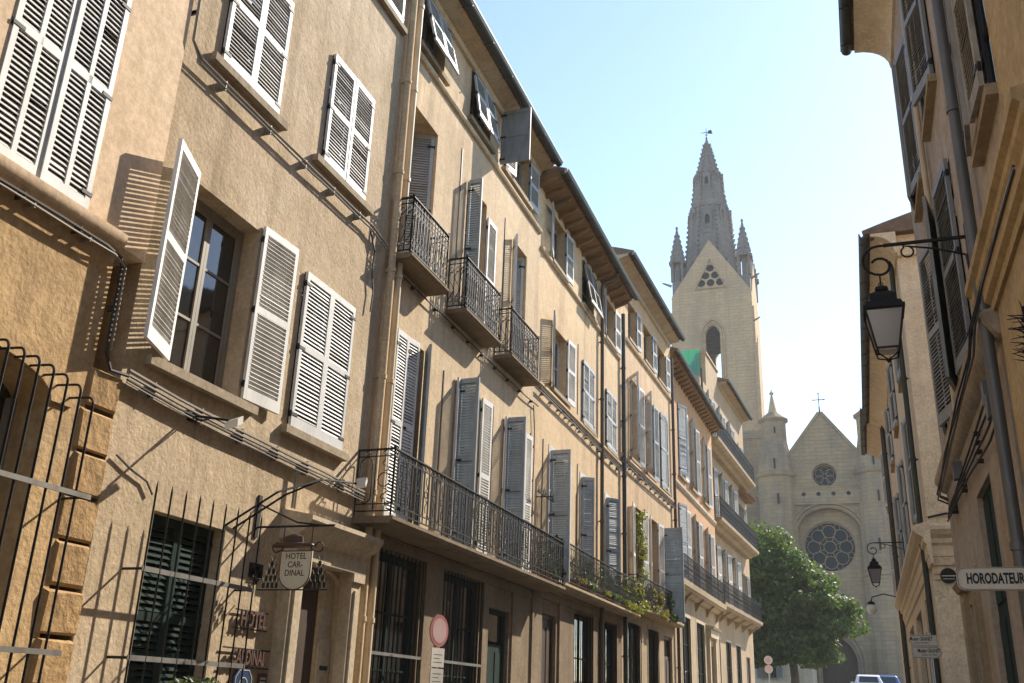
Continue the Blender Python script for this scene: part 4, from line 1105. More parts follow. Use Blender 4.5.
# the disc faces across the street: local -Y looks to +X
b = MB(); b.tube([(0,.035,-.2),(0,.035,2.15)], .028, 10); b.build('pole', M['steel'], t, smooth=40)
b = MB(); b.prism(circ(0,1.93,.215,28), .0, -.018, lambda a, c, tt: (a, tt, c)); b.mi = 1
b.prism(circ(0,1.93,.165,28), -.0185, -.0205, lambda a, c, tt: (a, tt, c)); b.build('sign_disc', [M['red'], M['pink']], t)
for z0, z1 in ((1.45,1.70),(1.20,1.43)):
    b = MB(); b.box(-.15,.15,-.016,0,z0,z1); pp = b.build('plate', M['signwhite'], t)
    b = MB()
    for k in range(3): b.box(-.10,.10-.06*(k % 2),-.0175,-.0155,z0+.06+k*.05,z0+.067+k*.05)
    b.build('printed_line', M['brownink'], pp)

def disc_sign(x, y, label):
    t = empty('round_sign', (x, y, ground_z(y)), 0, label=label, cat='road sign')
    b = MB(); b.tube([(0,.03,-.1),(0,.03,2.5)], .035, 8); b.build('pole', M['steel'], t)
    for z in (2.25, 1.75):
        b = MB(); b.prism(circ(0,z,.24,20), 0, -.02, lambda a, c, tt: (a, tt, c)); b.build('sign_disc', M['signwhite'], t)
        b = MB(); b.prism(circ(0,z,.17,20), -.0205, -.024, lambda a, c, tt: (a, tt, c)); b.build('sign_face', M['pink'], t)
disc_sign(-5.3, 61.0, 'pair of small round signs on a post at the far end of the sunny row')

# hotel shield on its iron arm
t = empty('hotel_sign', (-6, 8.8, 1.28), 0, label='cream shield sign lettered HOTEL CARDINAL under a red iron hat', cat='sign')
b = MB(); b.tube([(-.02,0,.36),(.95,0,.36)], .012, 6); b.tube([(-.02,0,.62),(.5,0,.40),(.8,0,.365)], .009, 6); b.tube([(.10,0,-.29),(.94,0,-.29)], .008, 5); b.box(-.01,.02,-.03,.03,.25,.7)
for x in (.36,.70): b.tube([(x,0,.36),(x,0,.10)], .006, 5)
for sg, x0 in ((-1,.32),(1,.76)):
    for r in range(4):
        for k in range(r+1):
            x = x0+sg*(.02+(k)*.05-.0)-sg*0; xx = x0+sg*(.06)+(k-r/2)*.052; z = .0-r*.072
            b.obox((xx,0,z-.03), (.016,0,.0), (0,.006,0), (0,0,.026))
            b.tube([(xx,0,z),(xx+.026,0,z+.05)], .004, 4); b.tube([(xx,0,z),(xx-.026,0,z+.05)], .004, 4)
    b.tube([(x0-sg*.05,0,.12)]+[(x0+sg*(.03+.05*sin(rad(q))), 0, .14-.05*cos(rad(q))) for q in range(0,271,30)], .007, 5)
b.build('iron_arm', M['iron'], t)
b = MB(); sh = [(.36,.10),(.36,-.12)]+[(.54-.18*cos(rad(q)), -.12-.17*sin(rad(q))) for q in range(15,180,15)]+[(.72,-.12),(.72,.10)]
b.prism(sh, -.015, .015, lambda a, c, tt: (a, tt, c)); b.mi = 1; b.tube([(a,-.012,c) for a, c in sh], .007, 5, True)
shd = b.build('shield', [M['signcream'], M['brownink']], t)
for k, s_ in enumerate(('HOTEL','CAR-','DINAL')): text('lettering', s_, .088, 'brownink', shd, (.54,-.0165,.045-k*.085), (PI/2,0,0), .001, .9, bold=.001)
b = MB(); b.lathe([(.24,.145),(.25,.16),(.24,.175),(.12,.19),(.11,.25),(.05,.275),(.01,.28)], 20, (.48,0,0)); o = b.build('red_hat', M['darkred'], t, smooth=40)
o.scale = (1, .35, 1)
# floodlights on arms
def flood(loc, L, label, arm='straight'):
    t = empty('floodlight', loc, 0, label=label, cat='floodlight')
    b = MB(); b.box(0,.02,-.04,.04,-.06,.06); b.tube([(0,0,0),(L,0,-.08)], .013, 6); b.tube([(0,0,-.05),(L*.5,0,-.06)], .008, 5); b.build('arm', M['iron'], t)
    b = MB(); b.obox((L+.04,.03,-.10), (.07,0,.015), (0,.04,.024), (.008,-.016,.034)); b.build('lamp_case', M['floodwhite'], t)
flood((-6, 7.46, 2.50), .46, 'small white floodlight on a thin arm under the open shutter window')
t = empty('sign_floodlights', (-6, 9.0, 1.5), 0, label='pair of long bent iron arms carrying a white floodlight above the hotel doorway', cat='floodlight')
for dv, u0 in ((0,-.75),(.12,-.6)):
    b = MB(); b.tube([(.0,u0,.06),(.25,u0+.5,.50),(.42,.35,.76),(.52,.95,.84)], .012, 6); b.build('arm', M['iron'], t)
b = MB(); b.obox((.55,1.02,.86), (.045,.04,.015), (.015,-.04,.015), (.008,.0,.038)); b.build('lamp_case', M['floodwhite'], t)
t = empty('blue_plaque', (-5.985, 8.86, .10), 0, label='navy enamel plaque under the red wall lettering', cat='plaque')
b = MB(); b.prism([(-.16,-.2),(.16,-.2),(.16,.04),(.09,.12),(-.09,.12),(-.16,.04)], 0, .025, lambda a, c, tt: (tt, a, c)); b.build('plate', M['blueplaque'], t)
b = MB()
b.tube([(.026,.07*cos(rad(q)),-.04+.07*sin(rad(q))) for q in range(0,360,24)], .006, 4, True)
b.tube([(.026,a*.88,c*.88-.005) for a, c in ((-.16,-.2),(.16,-.2),(.16,.04),(.09,.12),(-.09,.12),(-.16,.04))], .005, 4, True)
b.build('raised_motif', M['signwhite'], t)
t = empty('door_plate', (-5.985, 9.22, .10), 0, label='small red brown enamel plate beside the hotel doorway', cat='plaque')
b = MB(); b.box(0,.02,-.07,.07,-.12,.08); b.mi = 1; b.box(.0195,.023,-.05,.05,-.02,.0); b.box(.0195,.023,-.05,.05,.02,.04); b.build('plate', [M['darkred'], M['signwhite']], t)

# ------------------------------------------------------------------ church closing the street
# root turned so that local v points to the camera (-Y), local u = world X
CH = Bld('stone_church', 'tall gothic stone church with a pointed gable, rose window and spired bell tower', 0, 105, rot=-PI/2, zb=1.9, cat='church')
def part(mb, name, mats, parent=None, smooth=None, loc=(0,0,0)):
    if parent is None: return CH.add(mb, name, mats, loc, smooth=smooth)
    return mb.build(name, mats, parent, loc, smooth=smooth)
GX = -2.27
archp = [(GX-3.25,8.2),(GX+3.25,8.2),(GX+3.25,17.)]+[(GX+3.25*cos(rad(q)), 17.+3.0*sin(rad(q))) for q in range(10,171,10)]+[(GX-3.25,17.)]
CH.holes += [circ(GX, 23.5, 1.25, 28), archp, lancet(GX, 1.7, 1.0, 4.6, 1.6)]
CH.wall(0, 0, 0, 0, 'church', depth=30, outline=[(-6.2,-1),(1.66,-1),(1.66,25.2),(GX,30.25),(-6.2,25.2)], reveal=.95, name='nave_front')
b = MB()
b.sheet(rect(GX-3.4,GX+3.4,8.,20.2), [circ(GX-.05, 16.15, 2.62, 32)], lambda a, c, d: (-.95-d, a, c), .7)
part(b, 'recess_wall', M['church'])
for (a0, z0), (a1, z1) in (((-6.25,25.05),(GX,30.3)),((GX,30.3),(1.71,25.05))):   # gable coping
    b = MB(); d = Vector((0,a1-a0,z1-z0)); L = d.length; d.normalize(); n = Vector((0,-d.z,d.y))
    b.obox(Vector((-.3,(a0+a1)/2,(z0+z1)/2))+n*.14, Vector((.42,0,0)), d*(L/2), n*.15); part(b, 'gable_coping', M['church'])
b = MB(); b.box(-.3,-.24,-.04,.04,0,.0)
b = MB(); b.tube([(-.2,GX,30.3),(-.2,GX,31.1)], .10, 8, r2=.07); b.tube([(-.2,GX,31.1),(-.2,GX,32.5)], .05, 6); b.tube([(-.2,GX-.55,31.85),(-.2,GX+.55,31.85)], .05, 6)
for q in ((0,.58),(0,-.58)): b.ball((-.2,GX+q[1],31.85), .09, 6)
b.ball((-.2,GX,32.55), .1, 6); part(b, 'gable_cross', M['iron'])
b = MB(); b.prism(circ(GX,23.5,1.26,28), -.62, -.66, lambda a, c, t: (t, a, c)); w1 = part(b, 'oculus', M['churchglass'])
b = MB()
for q in range(6):
    t = rad(60*q+30); b.tube([(-.55,GX+.62*cos(t)+.42*cos(rad(k)), 23.5+.62*sin(t)+.42*sin(rad(k))) for k in range(0,360,36)], .03, 5, True)
b.tube([(-.55,GX+1.22*cos(rad(k)),23.5+1.22*sin(rad(k))) for k in range(0,360,18)], .09, 6, True); b.build('tracery', M['church'], w1)
b = MB(); b.prism(circ(GX-.05,16.15,2.63,32), -1.45, -1.5, lambda a, c, t: (t, a, c)); w2 = part(b, 'rose_window', M['churchglass'])
b = MB(); cx, cz = GX-.05, 16.15
b.tube([(-1.3,cx+2.58*cos(rad(k)),cz+2.58*sin(rad(k))) for k in range(0,360,12)], .13, 6, True)
b.tube([(-1.3,cx+.62*cos(rad(k)),cz+.62*sin(rad(k))) for k in range(0,360,24)], .05, 6, True)
for q in range(8):
    t = rad(45*q+22.5); b.tube([(-1.3,cx+.62*cos(t),cz+.62*sin(t)),(-1.3,cx+1.5*cos(t),cz+1.5*sin(t))], .04, 5)
    t2 = t+rad(22.5); b.tube([(-1.3,cx+1.6*cos(t2)+.66*cos(rad(k)),cz+1.6*sin(t2)+.66*sin(rad(k))) for k in range(0,360,30)], .045, 5, True)
    b.tube([(-1.3,cx+2.2*cos(t)+.3*cos(rad(k)),cz+2.2*sin(t)+.3*sin(rad(k))) for k in range(0,360,45)], .035, 5, True)
b.build('tracery', M['church'], w2)
b = MB()                                            # bands, gallery with four quatrefoils, arch mouldings
gal = [circ(GX+dx, 21.45, .24, 8) for dx in (-2.25,-.75,.75,2.25)]
b.sheet(rect(-5.9,1.36,20.75,22.1), gal, lambda a, c, d: (.25-d, a, c), .2)
b.box(-.05,.24,-5.9,1.36,20.70,20.75); b.box(-.05,.33,-5.95,1.41,22.1,22.3); b.box(-.05,.3,-5.95,1.41,20.35,20.7)
for c0 in (-5.9,1.36): b.quad((.25,c0,20.75),(0,c0,20.75),(0,c0,22.1),(.25,c0,22.1))
b.box(.045,.05,-5.8,1.3,20.8,22.)
for rr, vv in ((3.42,.10),(3.75,.2)):
    P = [(vv-.06,GX-rr,12.)]+[(vv-.06,GX+rr*cos(rad(180-k)), 17.+(rr-.22)*sin(rad(k))) for k in range(0,181,10)]+[(vv-.06,GX+rr,12.)]
    b.tube(P, .13, 6)
part(b, 'gallery', M['church'])
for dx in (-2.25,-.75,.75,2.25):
    b = MB(); b.box(.06,.075,GX+dx-.28,GX+dx+.28,21.15,21.75); part(b, 'gallery_opening', M['ink'])  # black panel stands for the shade in each gallery hole
b = MB(); b.box(-.8,-.75,GX-1.7,GX+1.7,1,8.3); d_ = part(b, 'portal_door', M['darkwood'])
b = MB()
for k in range(1, 3):
    hw = 1.7+k*.35; R = hw*1.6; am = math.degrees(math.acos((R-hw)/R))
    P = [(.06,GX+hw,1.)]+[(.06,GX+hw-R+R*cos(rad(am*i/8)), 4.6+R*sin(rad(am*i/8))) for i in range(9)]
    P += [(.06,2*GX-p[1],p[2]) for p in P[-2::-1]]
    b.tube(P, .16, 6)
part(b, 'portal_arch', M['church'])
def turret(x, label=None):
    b = MB(); c = (-.6, x, 0)
    b.lathe([(2.02,-1),(2.02,12.9),(2.12,13.0),(2.12,13.25),(1.96,13.4),(1.96,23.3),(2.16,23.45),(2.2,23.75),(1.98,23.9),(1.36,27.5),(1.34,29.55),(1.6,29.75),(1.62,29.95),(1.45,30.02),(.62,30.7),(.60,30.75)], 12, c, rad(15))
    t = part(b, 'stair_turret', M['church'])
    b = MB(); b.lathe([(.5,30.7),(.46,31.0),(.12,32.75),(.1,32.8),(.24,32.95),(.26,33.1),(.08,33.25),(.05,33.5)], 8, c); b.build('spirelet', M['tower'], t)
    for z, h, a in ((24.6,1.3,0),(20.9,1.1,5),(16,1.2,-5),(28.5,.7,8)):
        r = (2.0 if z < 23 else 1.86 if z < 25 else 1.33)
        b = MB(); b.obox((c[0]+r*cos(rad(a))-.04, x+r*sin(rad(a))*1., z), (.06,0,0), (0,.10,0), (0,0,h/2)); b.build('slit_window', M['ink'], t)  # black block stands for the dark inside a slit, nothing is cut
    return t
turret(GX-4.95); turret(GX+4.95)
b = MB(); b.sweep_u([(-1.2,-1),(-1.2,15.5),(-1.5,16.2),(-9,19.5),(-9,-1)], 4.4, 14.)         # aisle to the right
part(b, 'side_aisle', M['church'])
b = MB()
for u0 in (5.2, 8.4): b.sweep_u([(-1.3,-1),(.6,-1),(.6,8),(.1,9),(.1,12.5),(-1.2,14.6)], u0, u0+1.1)
part(b, 'buttress', M['church'])
b = MB(); b.sweep_u([(-1.4,-1),(-1.4,16),(-9,18),(-9,-1)], -9.3, -6.6); part(b, 'link_wall', M['church'])
# bell tower
TX, TY = -14.2, -11.9      # centre: u, v
hw = 4.93
tw = MB()
def trefoil(cx, cz, r):
    H = []
    for row, n in enumerate((3,2,1)):
        for i in range(n): H.append(circ(cx+(i-(n-1)/2)*r*2.15, cz+row*r*1.86, r*.93, 12))
    return H
for k in range(4):
    R = Matrix.Rotation(PI/2*k, 3, 'Z'); O = Vector((TY, TX, 0))
    front = k in (0, 2)
    W = hw if front else hw-.9
    out = [(-W,30.2),(W,30.2),(W,48.6),(0,56.1 if front else 54.6),(-W,48.6)]
    holes = [lancet(0, .88, 34.5, 43.0, 1.7)]
    if k == 0: holes += trefoil(0, 50.1, .54)
    f = lambda a, c, d: O+R @ Vector((hw-d, a, c))
    tw.sheet(out, holes, f, .9)
    tw.sheet(out[::-1], [h[::-1] for h in holes], lambda a, c, d: O+R @ Vector((hw-.9, a, c)))
    n = len(out)
    for i in range(n):
        (a, c), (a2, c2) = out[i], out[(i+1) % n]; tw.quad(f(a,c,0), f(a,c,.9), f(a2,c2,.9), f(a2,c2,0))
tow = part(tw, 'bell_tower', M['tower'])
b = MB()                                            # black sheet stands for the shade behind the trefoil, floor under the bells
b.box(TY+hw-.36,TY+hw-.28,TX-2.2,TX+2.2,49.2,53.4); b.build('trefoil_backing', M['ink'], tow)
b = MB()
for i in range(14): b.obox((TY+hw-.55,TX,40.9+i*.34), (.14,0,-.13), (0,.9,0), (.012,0,.014))
b.box(TY+hw-.8,TY+hw-.75,TX-.9,TX+.9,40.8,46.); b.build('belfry_louvre', M['darkwood'], tow)
b = MB(); b.box(TY-hw+.92,TY+hw-.92,TX-hw+.92,TX+hw-.92,47.5,48.4); b.build('bell_chamber_vault', M['spire'], tow)
b = MB()
for k in (0,):
    for hwd, vv, rr in ((1.12,.05,.13),(1.36,.12,.10)):
        R_ = hwd*1.7; am = math.degrees(math.acos((R_-hwd)/R_))
        P = [(TY+hw+vv,TX+hwd,36.)]+[(TY+hw+vv,TX+hwd-R_+R_*cos(rad(am*i/8)), 43.0+R_*sin(rad(am*i/8))) for i in range(9)]
        P += [(TY+hw+vv,2*TX-p[1],p[2]) for p in P[-2::-1]]
        b.tube(P, rr, 6)
P = [(TY+hw+.1,TX-1.9,49.3),(TY+hw+.1,TX+1.9,49.3),(TY+hw+.1,TX,53.3)]; b.tube(P, .12, 5, True)
b.build('arch_moulding', M['tower'], tow)
b = MB()                                            # base block and weathered string course below the belfry
b.box(TY-hw-.35,TY+hw+.35,TX-hw-.35,TX+hw+.35,-1,29.6); b.sweep_u([(TY-hw-.5,29.6),(TY+hw+.5,29.6),(TY+hw+.5,29.9),(TY+hw+.02,30.6),(TY-hw-.02,30.6),(TY-hw-.5,29.9)], TX-hw-.5, TX+hw+.5)
b.build('tower_base', M['church'], tow)
for sx in (-1, 1):                                  # stepped corner buttresses
    b = MB(); x0 = TX+sx*hw
    a, c = sorted((x0, x0+sx*.42)); b.sweep_u([(TY+hw-1.2,30.6),(TY+hw+.3,30.6),(TY+hw+.3,40.5),(TY+hw+.02,41.6),(TY+hw-1.2,41.6)], a, c)
    a, c = sorted((x0, x0+sx*.2)); b.box(TY+hw-1.1,TY+hw-.1,a,c,41.6,46.5); b.build('buttress', M['tower'], tow)
    b = MB(); b.tube([(TY+hw-.2,x0,44.5),(TY+hw+.2,x0+sx*.9,44.8)], .16, 6, r2=.09); b.build('gargoyle', M['spire'], tow)
    b = MB(); b.tube([(TY+hw-.2,x0,50.2),(TY+hw+.2,x0+sx*1.1,50.6)], .2, 6, r2=.1); b.build('gargoyle', M['spire'], tow)
for sx in (-1, 1):
    for sy in (-1, 1):                              # corner pinnacles with an open niche
        b = MB(); c = (TY+sy*(hw-.85), TX+sx*(hw-.75), 0)
        b.lathe([(.92,47.),(.92,50.6),(.86,50.8)], 4, c, PI/4)
        for i in range(4):
            t = PI/4+PI/2*i; b.tube([(c[0]+.98*cos(t)*.9,c[1]+.98*sin(t)*.9,50.8),(c[0]+.98*cos(t)*.9,c[1]+.98*sin(t)*.9,53.4)], .2, 5)
        b.lathe([(.4,50.8),(.4,53.4)], 4, c, PI/4)
        b.lathe([(1.15,53.4),(1.18,53.7),(1.0,53.9),(.14,58.3),(.1,58.5),(.2,58.7),(.05,58.95)], 8, c, PI/8)
        for i in range(8):
            t = PI/8+PI/4*i
            for j in range(5):
                z = 54.5+j*.75; r = 1.0-(z-53.9)/4.4*.86
                b.obox((c[0]+r*cos(t), c[1]+r*sin(t), z), (.09,0,0), (0,.09,0), (0,0,.11))
        b.build('pinnacle', M['spire'], tow)
sp = MB(); c = (TY, TX-.35, 0)
prof = [(4.05,48.3),(2.62,62.5),(2.76,62.55),(2.72,62.8),(2.42,62.85),(1.70,68.1),(1.82,68.15),(1.78,68.4),(1.48,68.45),(.16,73.9),(.1,74.)]
sp.lathe(prof, 8, c, PI/8)
def rad_at(z):
    for (r0, z0), (r1, z1) in zip(prof, prof[1:]):
        if z0 <= z <= z1: return r0+(r1-r0)*(z-z0)/(z1-z0)
    return .2
spo = sp.build('spire', M['spire'], tow)
for i in range(8):
    t = PI/8+PI/4*i; z = 50.; P = []
    while z < 73.4: P.append(z); z += .72
    q = MB(); q.tube([(c[0]+(rad_at(z)+.02)*cos(t), c[1]+(rad_at(z)+.02)*sin(t), z) for z in P], .09, 5)
    for z in P:
        r = rad_at(z)+.1; s_ = .17 if z < 62 else .13
        q.obox((c[0]+r*cos(t), c[1]+r*sin(t), z), (s_*cos(t),s_*sin(t),.05), (-s_*.7*sin(t),s_*.7*cos(t),0), (0,0,s_*.8))
    q.build('crocketed_arris', M['spire'], tow)
for i in range(8):
    t = PI/4*i; R = Matrix.Rotation(t, 3, 'Z'); O = Vector(c)
    for z0, h, w_, big in (((58.2,4.4,.62,1),(65.0,3.3,.48,1)) if i % 2 == 0 else ((60.2,2.6,.36,0),(66.6,1.9,.3,0))):
        r = rad_at(z0)*cos(PI/8)+.08
        q = MB(); pl = [(-w_,z0),(w_,z0),(w_,z0+h*.72),(0,z0+h),(-w_,z0+h*.72)]
        hole = lancet(0, w_*.52, z0+h*.14, z0+h*.52, 1.6, 4)
        q.sheet(pl, [hole], lambda a, z, d: O+R @ Vector((r-d, a, z)), .25)
        for j in range(5):
            (a, z), (a2, z2) = pl[j], pl[(j+1) % 5]; q.quad(O+R @ Vector((r,a,z)), O+R @ Vector((r-1.6,a,z)), O+R @ Vector((r-1.6,a2,z2)), O+R @ Vector((r,a2,z2)))
        q.mi = 1; q.add([O+R @ Vector((r-.22, a, z)) for a, z in hole], [tuple(range(len(hole)))])  # black face stands for the shaded inside of the lucarne
        q.build('lucarne', [M['spire'], M['ink']], tow)
b = MB(); b.tube([(c[0],c[1],73.9),(c[0],c[1],75.8)], .05, 6); b.ball((c[0],c[1],74.2), .16, 8)
b.tube([(c[0],c[1]-.75,75.2),(c[0],c[1]+.75,75.2)], .045, 5)
b.add([(c[0]-.03,c[1]+.2,74.95),(c[0]-.03,c[1]+.85,74.85),(c[0]-.03,c[1]+.7,75.5),(c[0]-.03,c[1]+.25,75.4),(c[0]+.03,c[1]+.2,74.95),(c[0]+.03,c[1]+.85,74.85),(c[0]+.03,c[1]+.7,75.5),(c[0]+.03,c[1]+.25,75.4)], [(0,1,2,3),(7,6,5,4),(0,4,5,1),(1,5,6,2),(2,6,7,3),(3,7,4,0)])
for q in (45,135): b.tube([(c[0],c[1]-.28*cos(rad(q)),74.8-.28*sin(rad(q))),(c[0],c[1]+.28*cos(rad(q)),74.8+.28*sin(rad(q)))], .03, 4)
b.build('weather_vane', M['iron'], tow)

# low house beside the church, behind the tree
K = Bld('low_house', 'low pale house in the shade behind the tree beside the church', -9.5, 92, rot=-PI/2, zb=1.4)
K.window(-4, -2.6, 2.4, 4.6, rows=2, sill=False); K.window(1, 2.2, 2.6, 4.6, rows=2, sh=[('L',150),('R',150)], shmat='grey')
K.wall(-7, 5.2, -1, 6.8, 'r3'); K.eave(-7, 5.2, 6.85, .4, 'cove', 'r3')
b = MB(); b.box(0,.5,4.4,5.2,-1,6.5); K.add(b, 'corner_pier', M['palestone'])

# ------------------------------------------------------------------ the big tree
T = empty('lime_tree', (-4.9, 77, ground_z(77)), 0, label='big round green tree in front of the church at the end of the street', cat='tree')
gz = ground_z(77)
def rel(p): return (p[0]+4.9, p[1]-77, p[2]-gz)
b = MB(); b.tube([(0,0,-.2),(.05,.1,1.2),(-.05,0,2.6),(.1,.05,4.0)], .34, 10, r2=.24)
b.tube([(0,0,-.2),(0,0,.5)], .5, 10, r2=.33)
for k in range(9):
    t = k*2.4; z0 = 2.8+random.uniform(0,1.2); L = random.uniform(2.6,4.2)
    P = [(.05,0,z0)]; d = Vector((cos(t)*.8, sin(t)*.8, .75))
    for s_ in range(4): 
        P.append(tuple(Vector(P[-1])+d*L/4)); d = (d+Vector((random.uniform(-.25,.25),random.uniform(-.25,.25),.08))).normalized()
    b.tube(P, .15, 7, r2=.03)
b.build('trunk', M['bark'], T, smooth=60)
lf = MB(); rnd = random.Random(5)
cl_ = []
for _ in range(430):
    while True:
        p = Vector((rnd.uniform(-1,1), rnd.uniform(-1,1), rnd.uniform(-1,1)))
        if .45 < p.length <= 1: break
    x, y, z = -5.2+p.x*5.3, 77+p.y*4.4, 8.0+p.z*5.6
    if z < 4.9: z = 4.9+rnd.uniform(-1.3,1.2)
    if z > 13.5-max(0, x+6.2)*1.12: continue
    cl_.append((x, y, z))
for _ in range(60): cl_.append((rnd.uniform(-9,-3.2), 77+rnd.uniform(-3.4,1), rnd.uniform(3.3,5.2)))
for c_ in cl_:
    r = rnd.uniform(.65,1.25)
    leaves(lf, rel(c_), (r, r, r*.62), int(112*r), .33, .5, .35, -.75)
for _ in range(90):      # fringe sprays break the outline
    c_ = rnd.choice(cl_); v = (Vector(c_)-Vector((-5,77,8))).normalized()
    leaves(lf, rel(Vector(c_)+v*rnd.uniform(.5,1.)), (.5,.5,.35), 14, .3, .4, 0)
lf.build('crown', M['leaf'], T)

# ------------------------------------------------------------------ parked cars at the end of the street
def car(x, y, rz, paint_, label):
    t = empty('parked_car', (x, y, ground_z(y)), rz, label=label, cat='car', group='cars parked at the end of the street')
    prof = [(-2.0,.28),(-2.05,.55),(-2.0,.86),(-1.86,.98),(-1.55,1.42),(-1.3,1.52),(.05,1.52),(.3,1.46),(.98,1.0),(1.75,.86),(2.0,.66),(2.02,.3),(1.7,.22),(-1.7,.22)]
    b = MB(); n = len(prof)
    def P(k, s_):
        y_, z_ = prof[k]; wv = .86 if z_ < 1.0 else .86-(z_-1.)*.36
        return (s_*wv, y_, z_)
    b.add([P(k,-1) for k in range(n)]+[P(k,1) for k in range(n)], [tuple(range(n))[::-1], tuple(range(n,2*n))]+[(k,(k+1) % n,n+(k+1) % n,n+k) for k in range(n)])
    body = b.build('body', M[paint_], t, smooth=25); 
    m_ = body.modifiers.new('bevel','BEVEL'); m_.width = .05; m_.segments = 2; m_.limit_method = 'ANGLE'
    g = MB()                                        # rear window, windscreen, side windows stand 4 mm proud
    g.add([(-.62,-1.87,1.03),(.62,-1.87,1.03),(.55,-1.585,1.40),(-.55,-1.585,1.40)], [(0,1,2,3)]); g.build('rear_window', M['glass'], body)
    g = MB(); g.add([(.62,1.0,1.03),(-.62,1.0,1.03),(-.56,.36,1.46),(.56,.36,1.46)], [(0,1,2,3)]); g.build('windscreen', M['glass'], body)
    for s_ in (-1,1):
        g = MB(); q = [(s_*.866,-1.5,1.04),(s_*.866,.75,1.04),(s_*.725,.22,1.40),(s_*.725,-1.35,1.40)]; g.add(q if s_ > 0 else q[::-1], [(0,1,2,3)]); g.build('side_window', M['glass'], body)
        g = MB(); g.box(s_*.80-.07,s_*.80+.07,-2.06,-1.9,.72,.98); g.build('tail_light', M['redlens'], t)
        g = MB(); g.box(s_*.95-.09,s_*.95+.09,.62,.74,.98,1.12); g.build('mirror', M[paint_], t)
        for yy in (-1.28,1.28):
            w_ = MB(); w_.lathe([(.16,-.1),(.30,-.1),(.32,-.06),(.32,.06),(.30,.1),(.16,.1)], 20); wh = w_.build('wheel', M['tyre'], t, (s_*.78,yy,.32), (0,PI/2,0), 40)
            w_ = MB(); w_.lathe([(.03,-.105),(.19,-.09),(.19,.09),(.03,.105)], 12); w_.build('rim', M['steel'], wh)
    g = MB(); g.box(-.26,.26,-2.075,-2.04,.56,.67); g.build('number_plate', M['signwhite'], t)
    g = MB(); g.box(-.84,.84,-2.09,-1.95,.30,.46); g.build('bumper', M[paint_], t)
car(.10, 72.5, rad(3), 'carwhite', 'white hatchback parked nearest the end of the shaded row')
car(1.25, 76.5, rad(4), 'carblue', 'blue hatchback parked behind the white car near the church')

# ------------------------------------------------------------------ plants on the balconies
def pot_plant(name, loc, r, h, n, mat, label, cat='plant', size=.09, spread=(.22,.25,.28), droop=0, potm='pot', group=None):
    t = empty(name, loc, 0, label=label, cat=cat, group=group)
    b = MB(); b.lathe([(r*.7,0),(r,h*.85),(r*1.1,h*.86),(r*1.1,h),(r*.9,h),(r*.85,h*.9)], 12); b.build('pot', M[potm], t, smooth=40)
    b = MB()
    for k in range(7):
        a = k*.9; e = (spread[0]*.8*cos(a), spread[1]*.8*sin(a), h+spread[2]*random.uniform(.7,1.7)); b.tube([(0,0,h*.8),(e[0]*.4,e[1]*.4,h+(e[2]-h)*.7),e], .006, 4, r2=.002)
    b.build('stem', M['bark'], t)
    b = MB(); leaves(b, (0,0,h+spread[2]*.9), spread, n, size, .3, 0)
    if droop:
        for _ in range(n//2):
            z = -random.random()*droop; q = (spread[0]*.9+random.uniform(-.05,.1), random.uniform(-1,1)*spread[1], h+z); leaves(b, q, (.05,.05,.05), 1, size, 0, 0)
    b.build('foliage', M[mat], t)
spots = [(18.3,.3,'potleaf','small dark green plant at the near corner of the planted balcony',90,.2),(19.3,.2,'potleaf','bushy green plant on the balcony under the first white framed window',120,.24),
         (20.6,.2,'dryleaf','thin brownish plant on the balcony between two white framed windows',70,.2),(21.6,.2,'potleaf','tall green plant on the balcony before the second white framed window',130,.26),
         (22.9,.2,'yleaf','light green plant halfway along the planted balcony',110,.22),(24.0,.2,'potleaf','dense green plant before the third white framed window',140,.26),
         (25.2,.24,'yleaf','large yellowish green plant at the far end of the planted balcony',190,.3),(26.2,.24,'yleaf','feathery yellow green plant spilling over the balcony end',220,.3)]
for i, (y, v, mt, lb, n, sp_) in enumerate(spots):
    z = 2.302 if y > 18.75 else 2.172
    pot_plant('balcony_plant', (-6+v, y, z), .11, .22, int(n*.8), mt, lb, size=.085, spread=(sp_*.6,sp_*1.5,sp_*1.3), droop=.2 if i > 5 else .06)
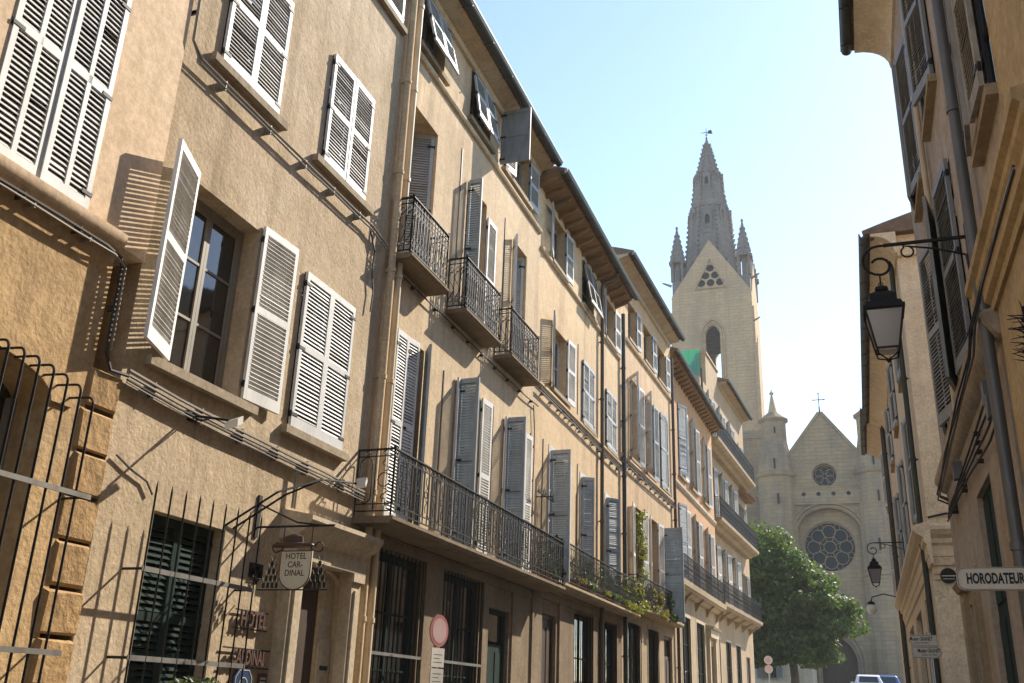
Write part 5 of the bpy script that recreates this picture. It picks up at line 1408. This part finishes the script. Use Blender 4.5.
def cpt(u, v, z):
    a = rad(1.7); return (-6+v*cos(a)+u*sin(a), 25.85+u*cos(a)-v*sin(a), z)
for i, (u, mt, lb) in enumerate(((1.3,'yleaf','yellow green shrub in a pot below the climbing plant'),(2.9,'dryleaf','dry brown bushy plant on the amber house balcony'),(3.9,'dryleaf','second dry plant, taller and sparser, on the amber house balcony'),(5.2,'potleaf','small green plant by the slate blue open shutter'))):
    pot_plant('balcony_plant', cpt(u,.16,2.502), .11, .22, 220, mt, lb, size=.10, spread=(.2,.42,.36), droop=.25)
t = empty('climbing_plant', cpt(2.05,.02,2.502), -rad(1.7), label='yellow green climber filling the tall window of the amber house', cat='climbing plant')
b = MB(); b.tube([(0,-.25,0),(.03,-.2,1.1),(.02,-.05,2.1),(.03,.1,2.7)], .014, 5, r2=.005); b.tube([(0,.2,0),(.03,.25,1.),(.02,.1,2.2)], .012, 5, r2=.004); b.build('stem', M['bark'], t)
b = MB()
for k in range(22): leaves(b, (.03+random.uniform(-.04,.1), random.uniform(-.38,.38), .2+k*.125), (.13,.2,.16), 30, .10, .1, 0)
b.build('foliage', M['yleaf'], t)
t = empty('window_box_plant', (-5.62, 8.2, -.50), 0, label='straggly green plant on the lowest ironwork of the barred hotel window', cat='plant')
b = MB(); b.box(-.12,.0,-.9,-.1,.32,.46); b.build('trough', M['zinc'], t)
b = MB(); leaves(b, (-.05,-.5,.52), (.08,.40,.09), 260, .055, .3, 0); b.build('foliage', M['potleaf'], t)
# spiky black planter bracket and dark railing clutter on the long balcony
t = empty('wall_planter', (-6, 18.45, 3.9), 0, label='small spiky dark planter fixed to the wall above the long balcony end', cat='planter')
b = MB(); b.tube([(0,-.02,0),(.35,-.02,0)], .012, 5); b.tube([(.2,-.55,.0),(.2,.5,.0)], .02, 6)
for k in range(16): b.tube([(.2,-.5+k*.065,0),(.2+random.uniform(-.06,.06),-.5+k*.065+random.uniform(-.03,.03),random.uniform(.08,.17))], .009, 4, r2=.002)
b.build('iron_trough', M['iron'], t)
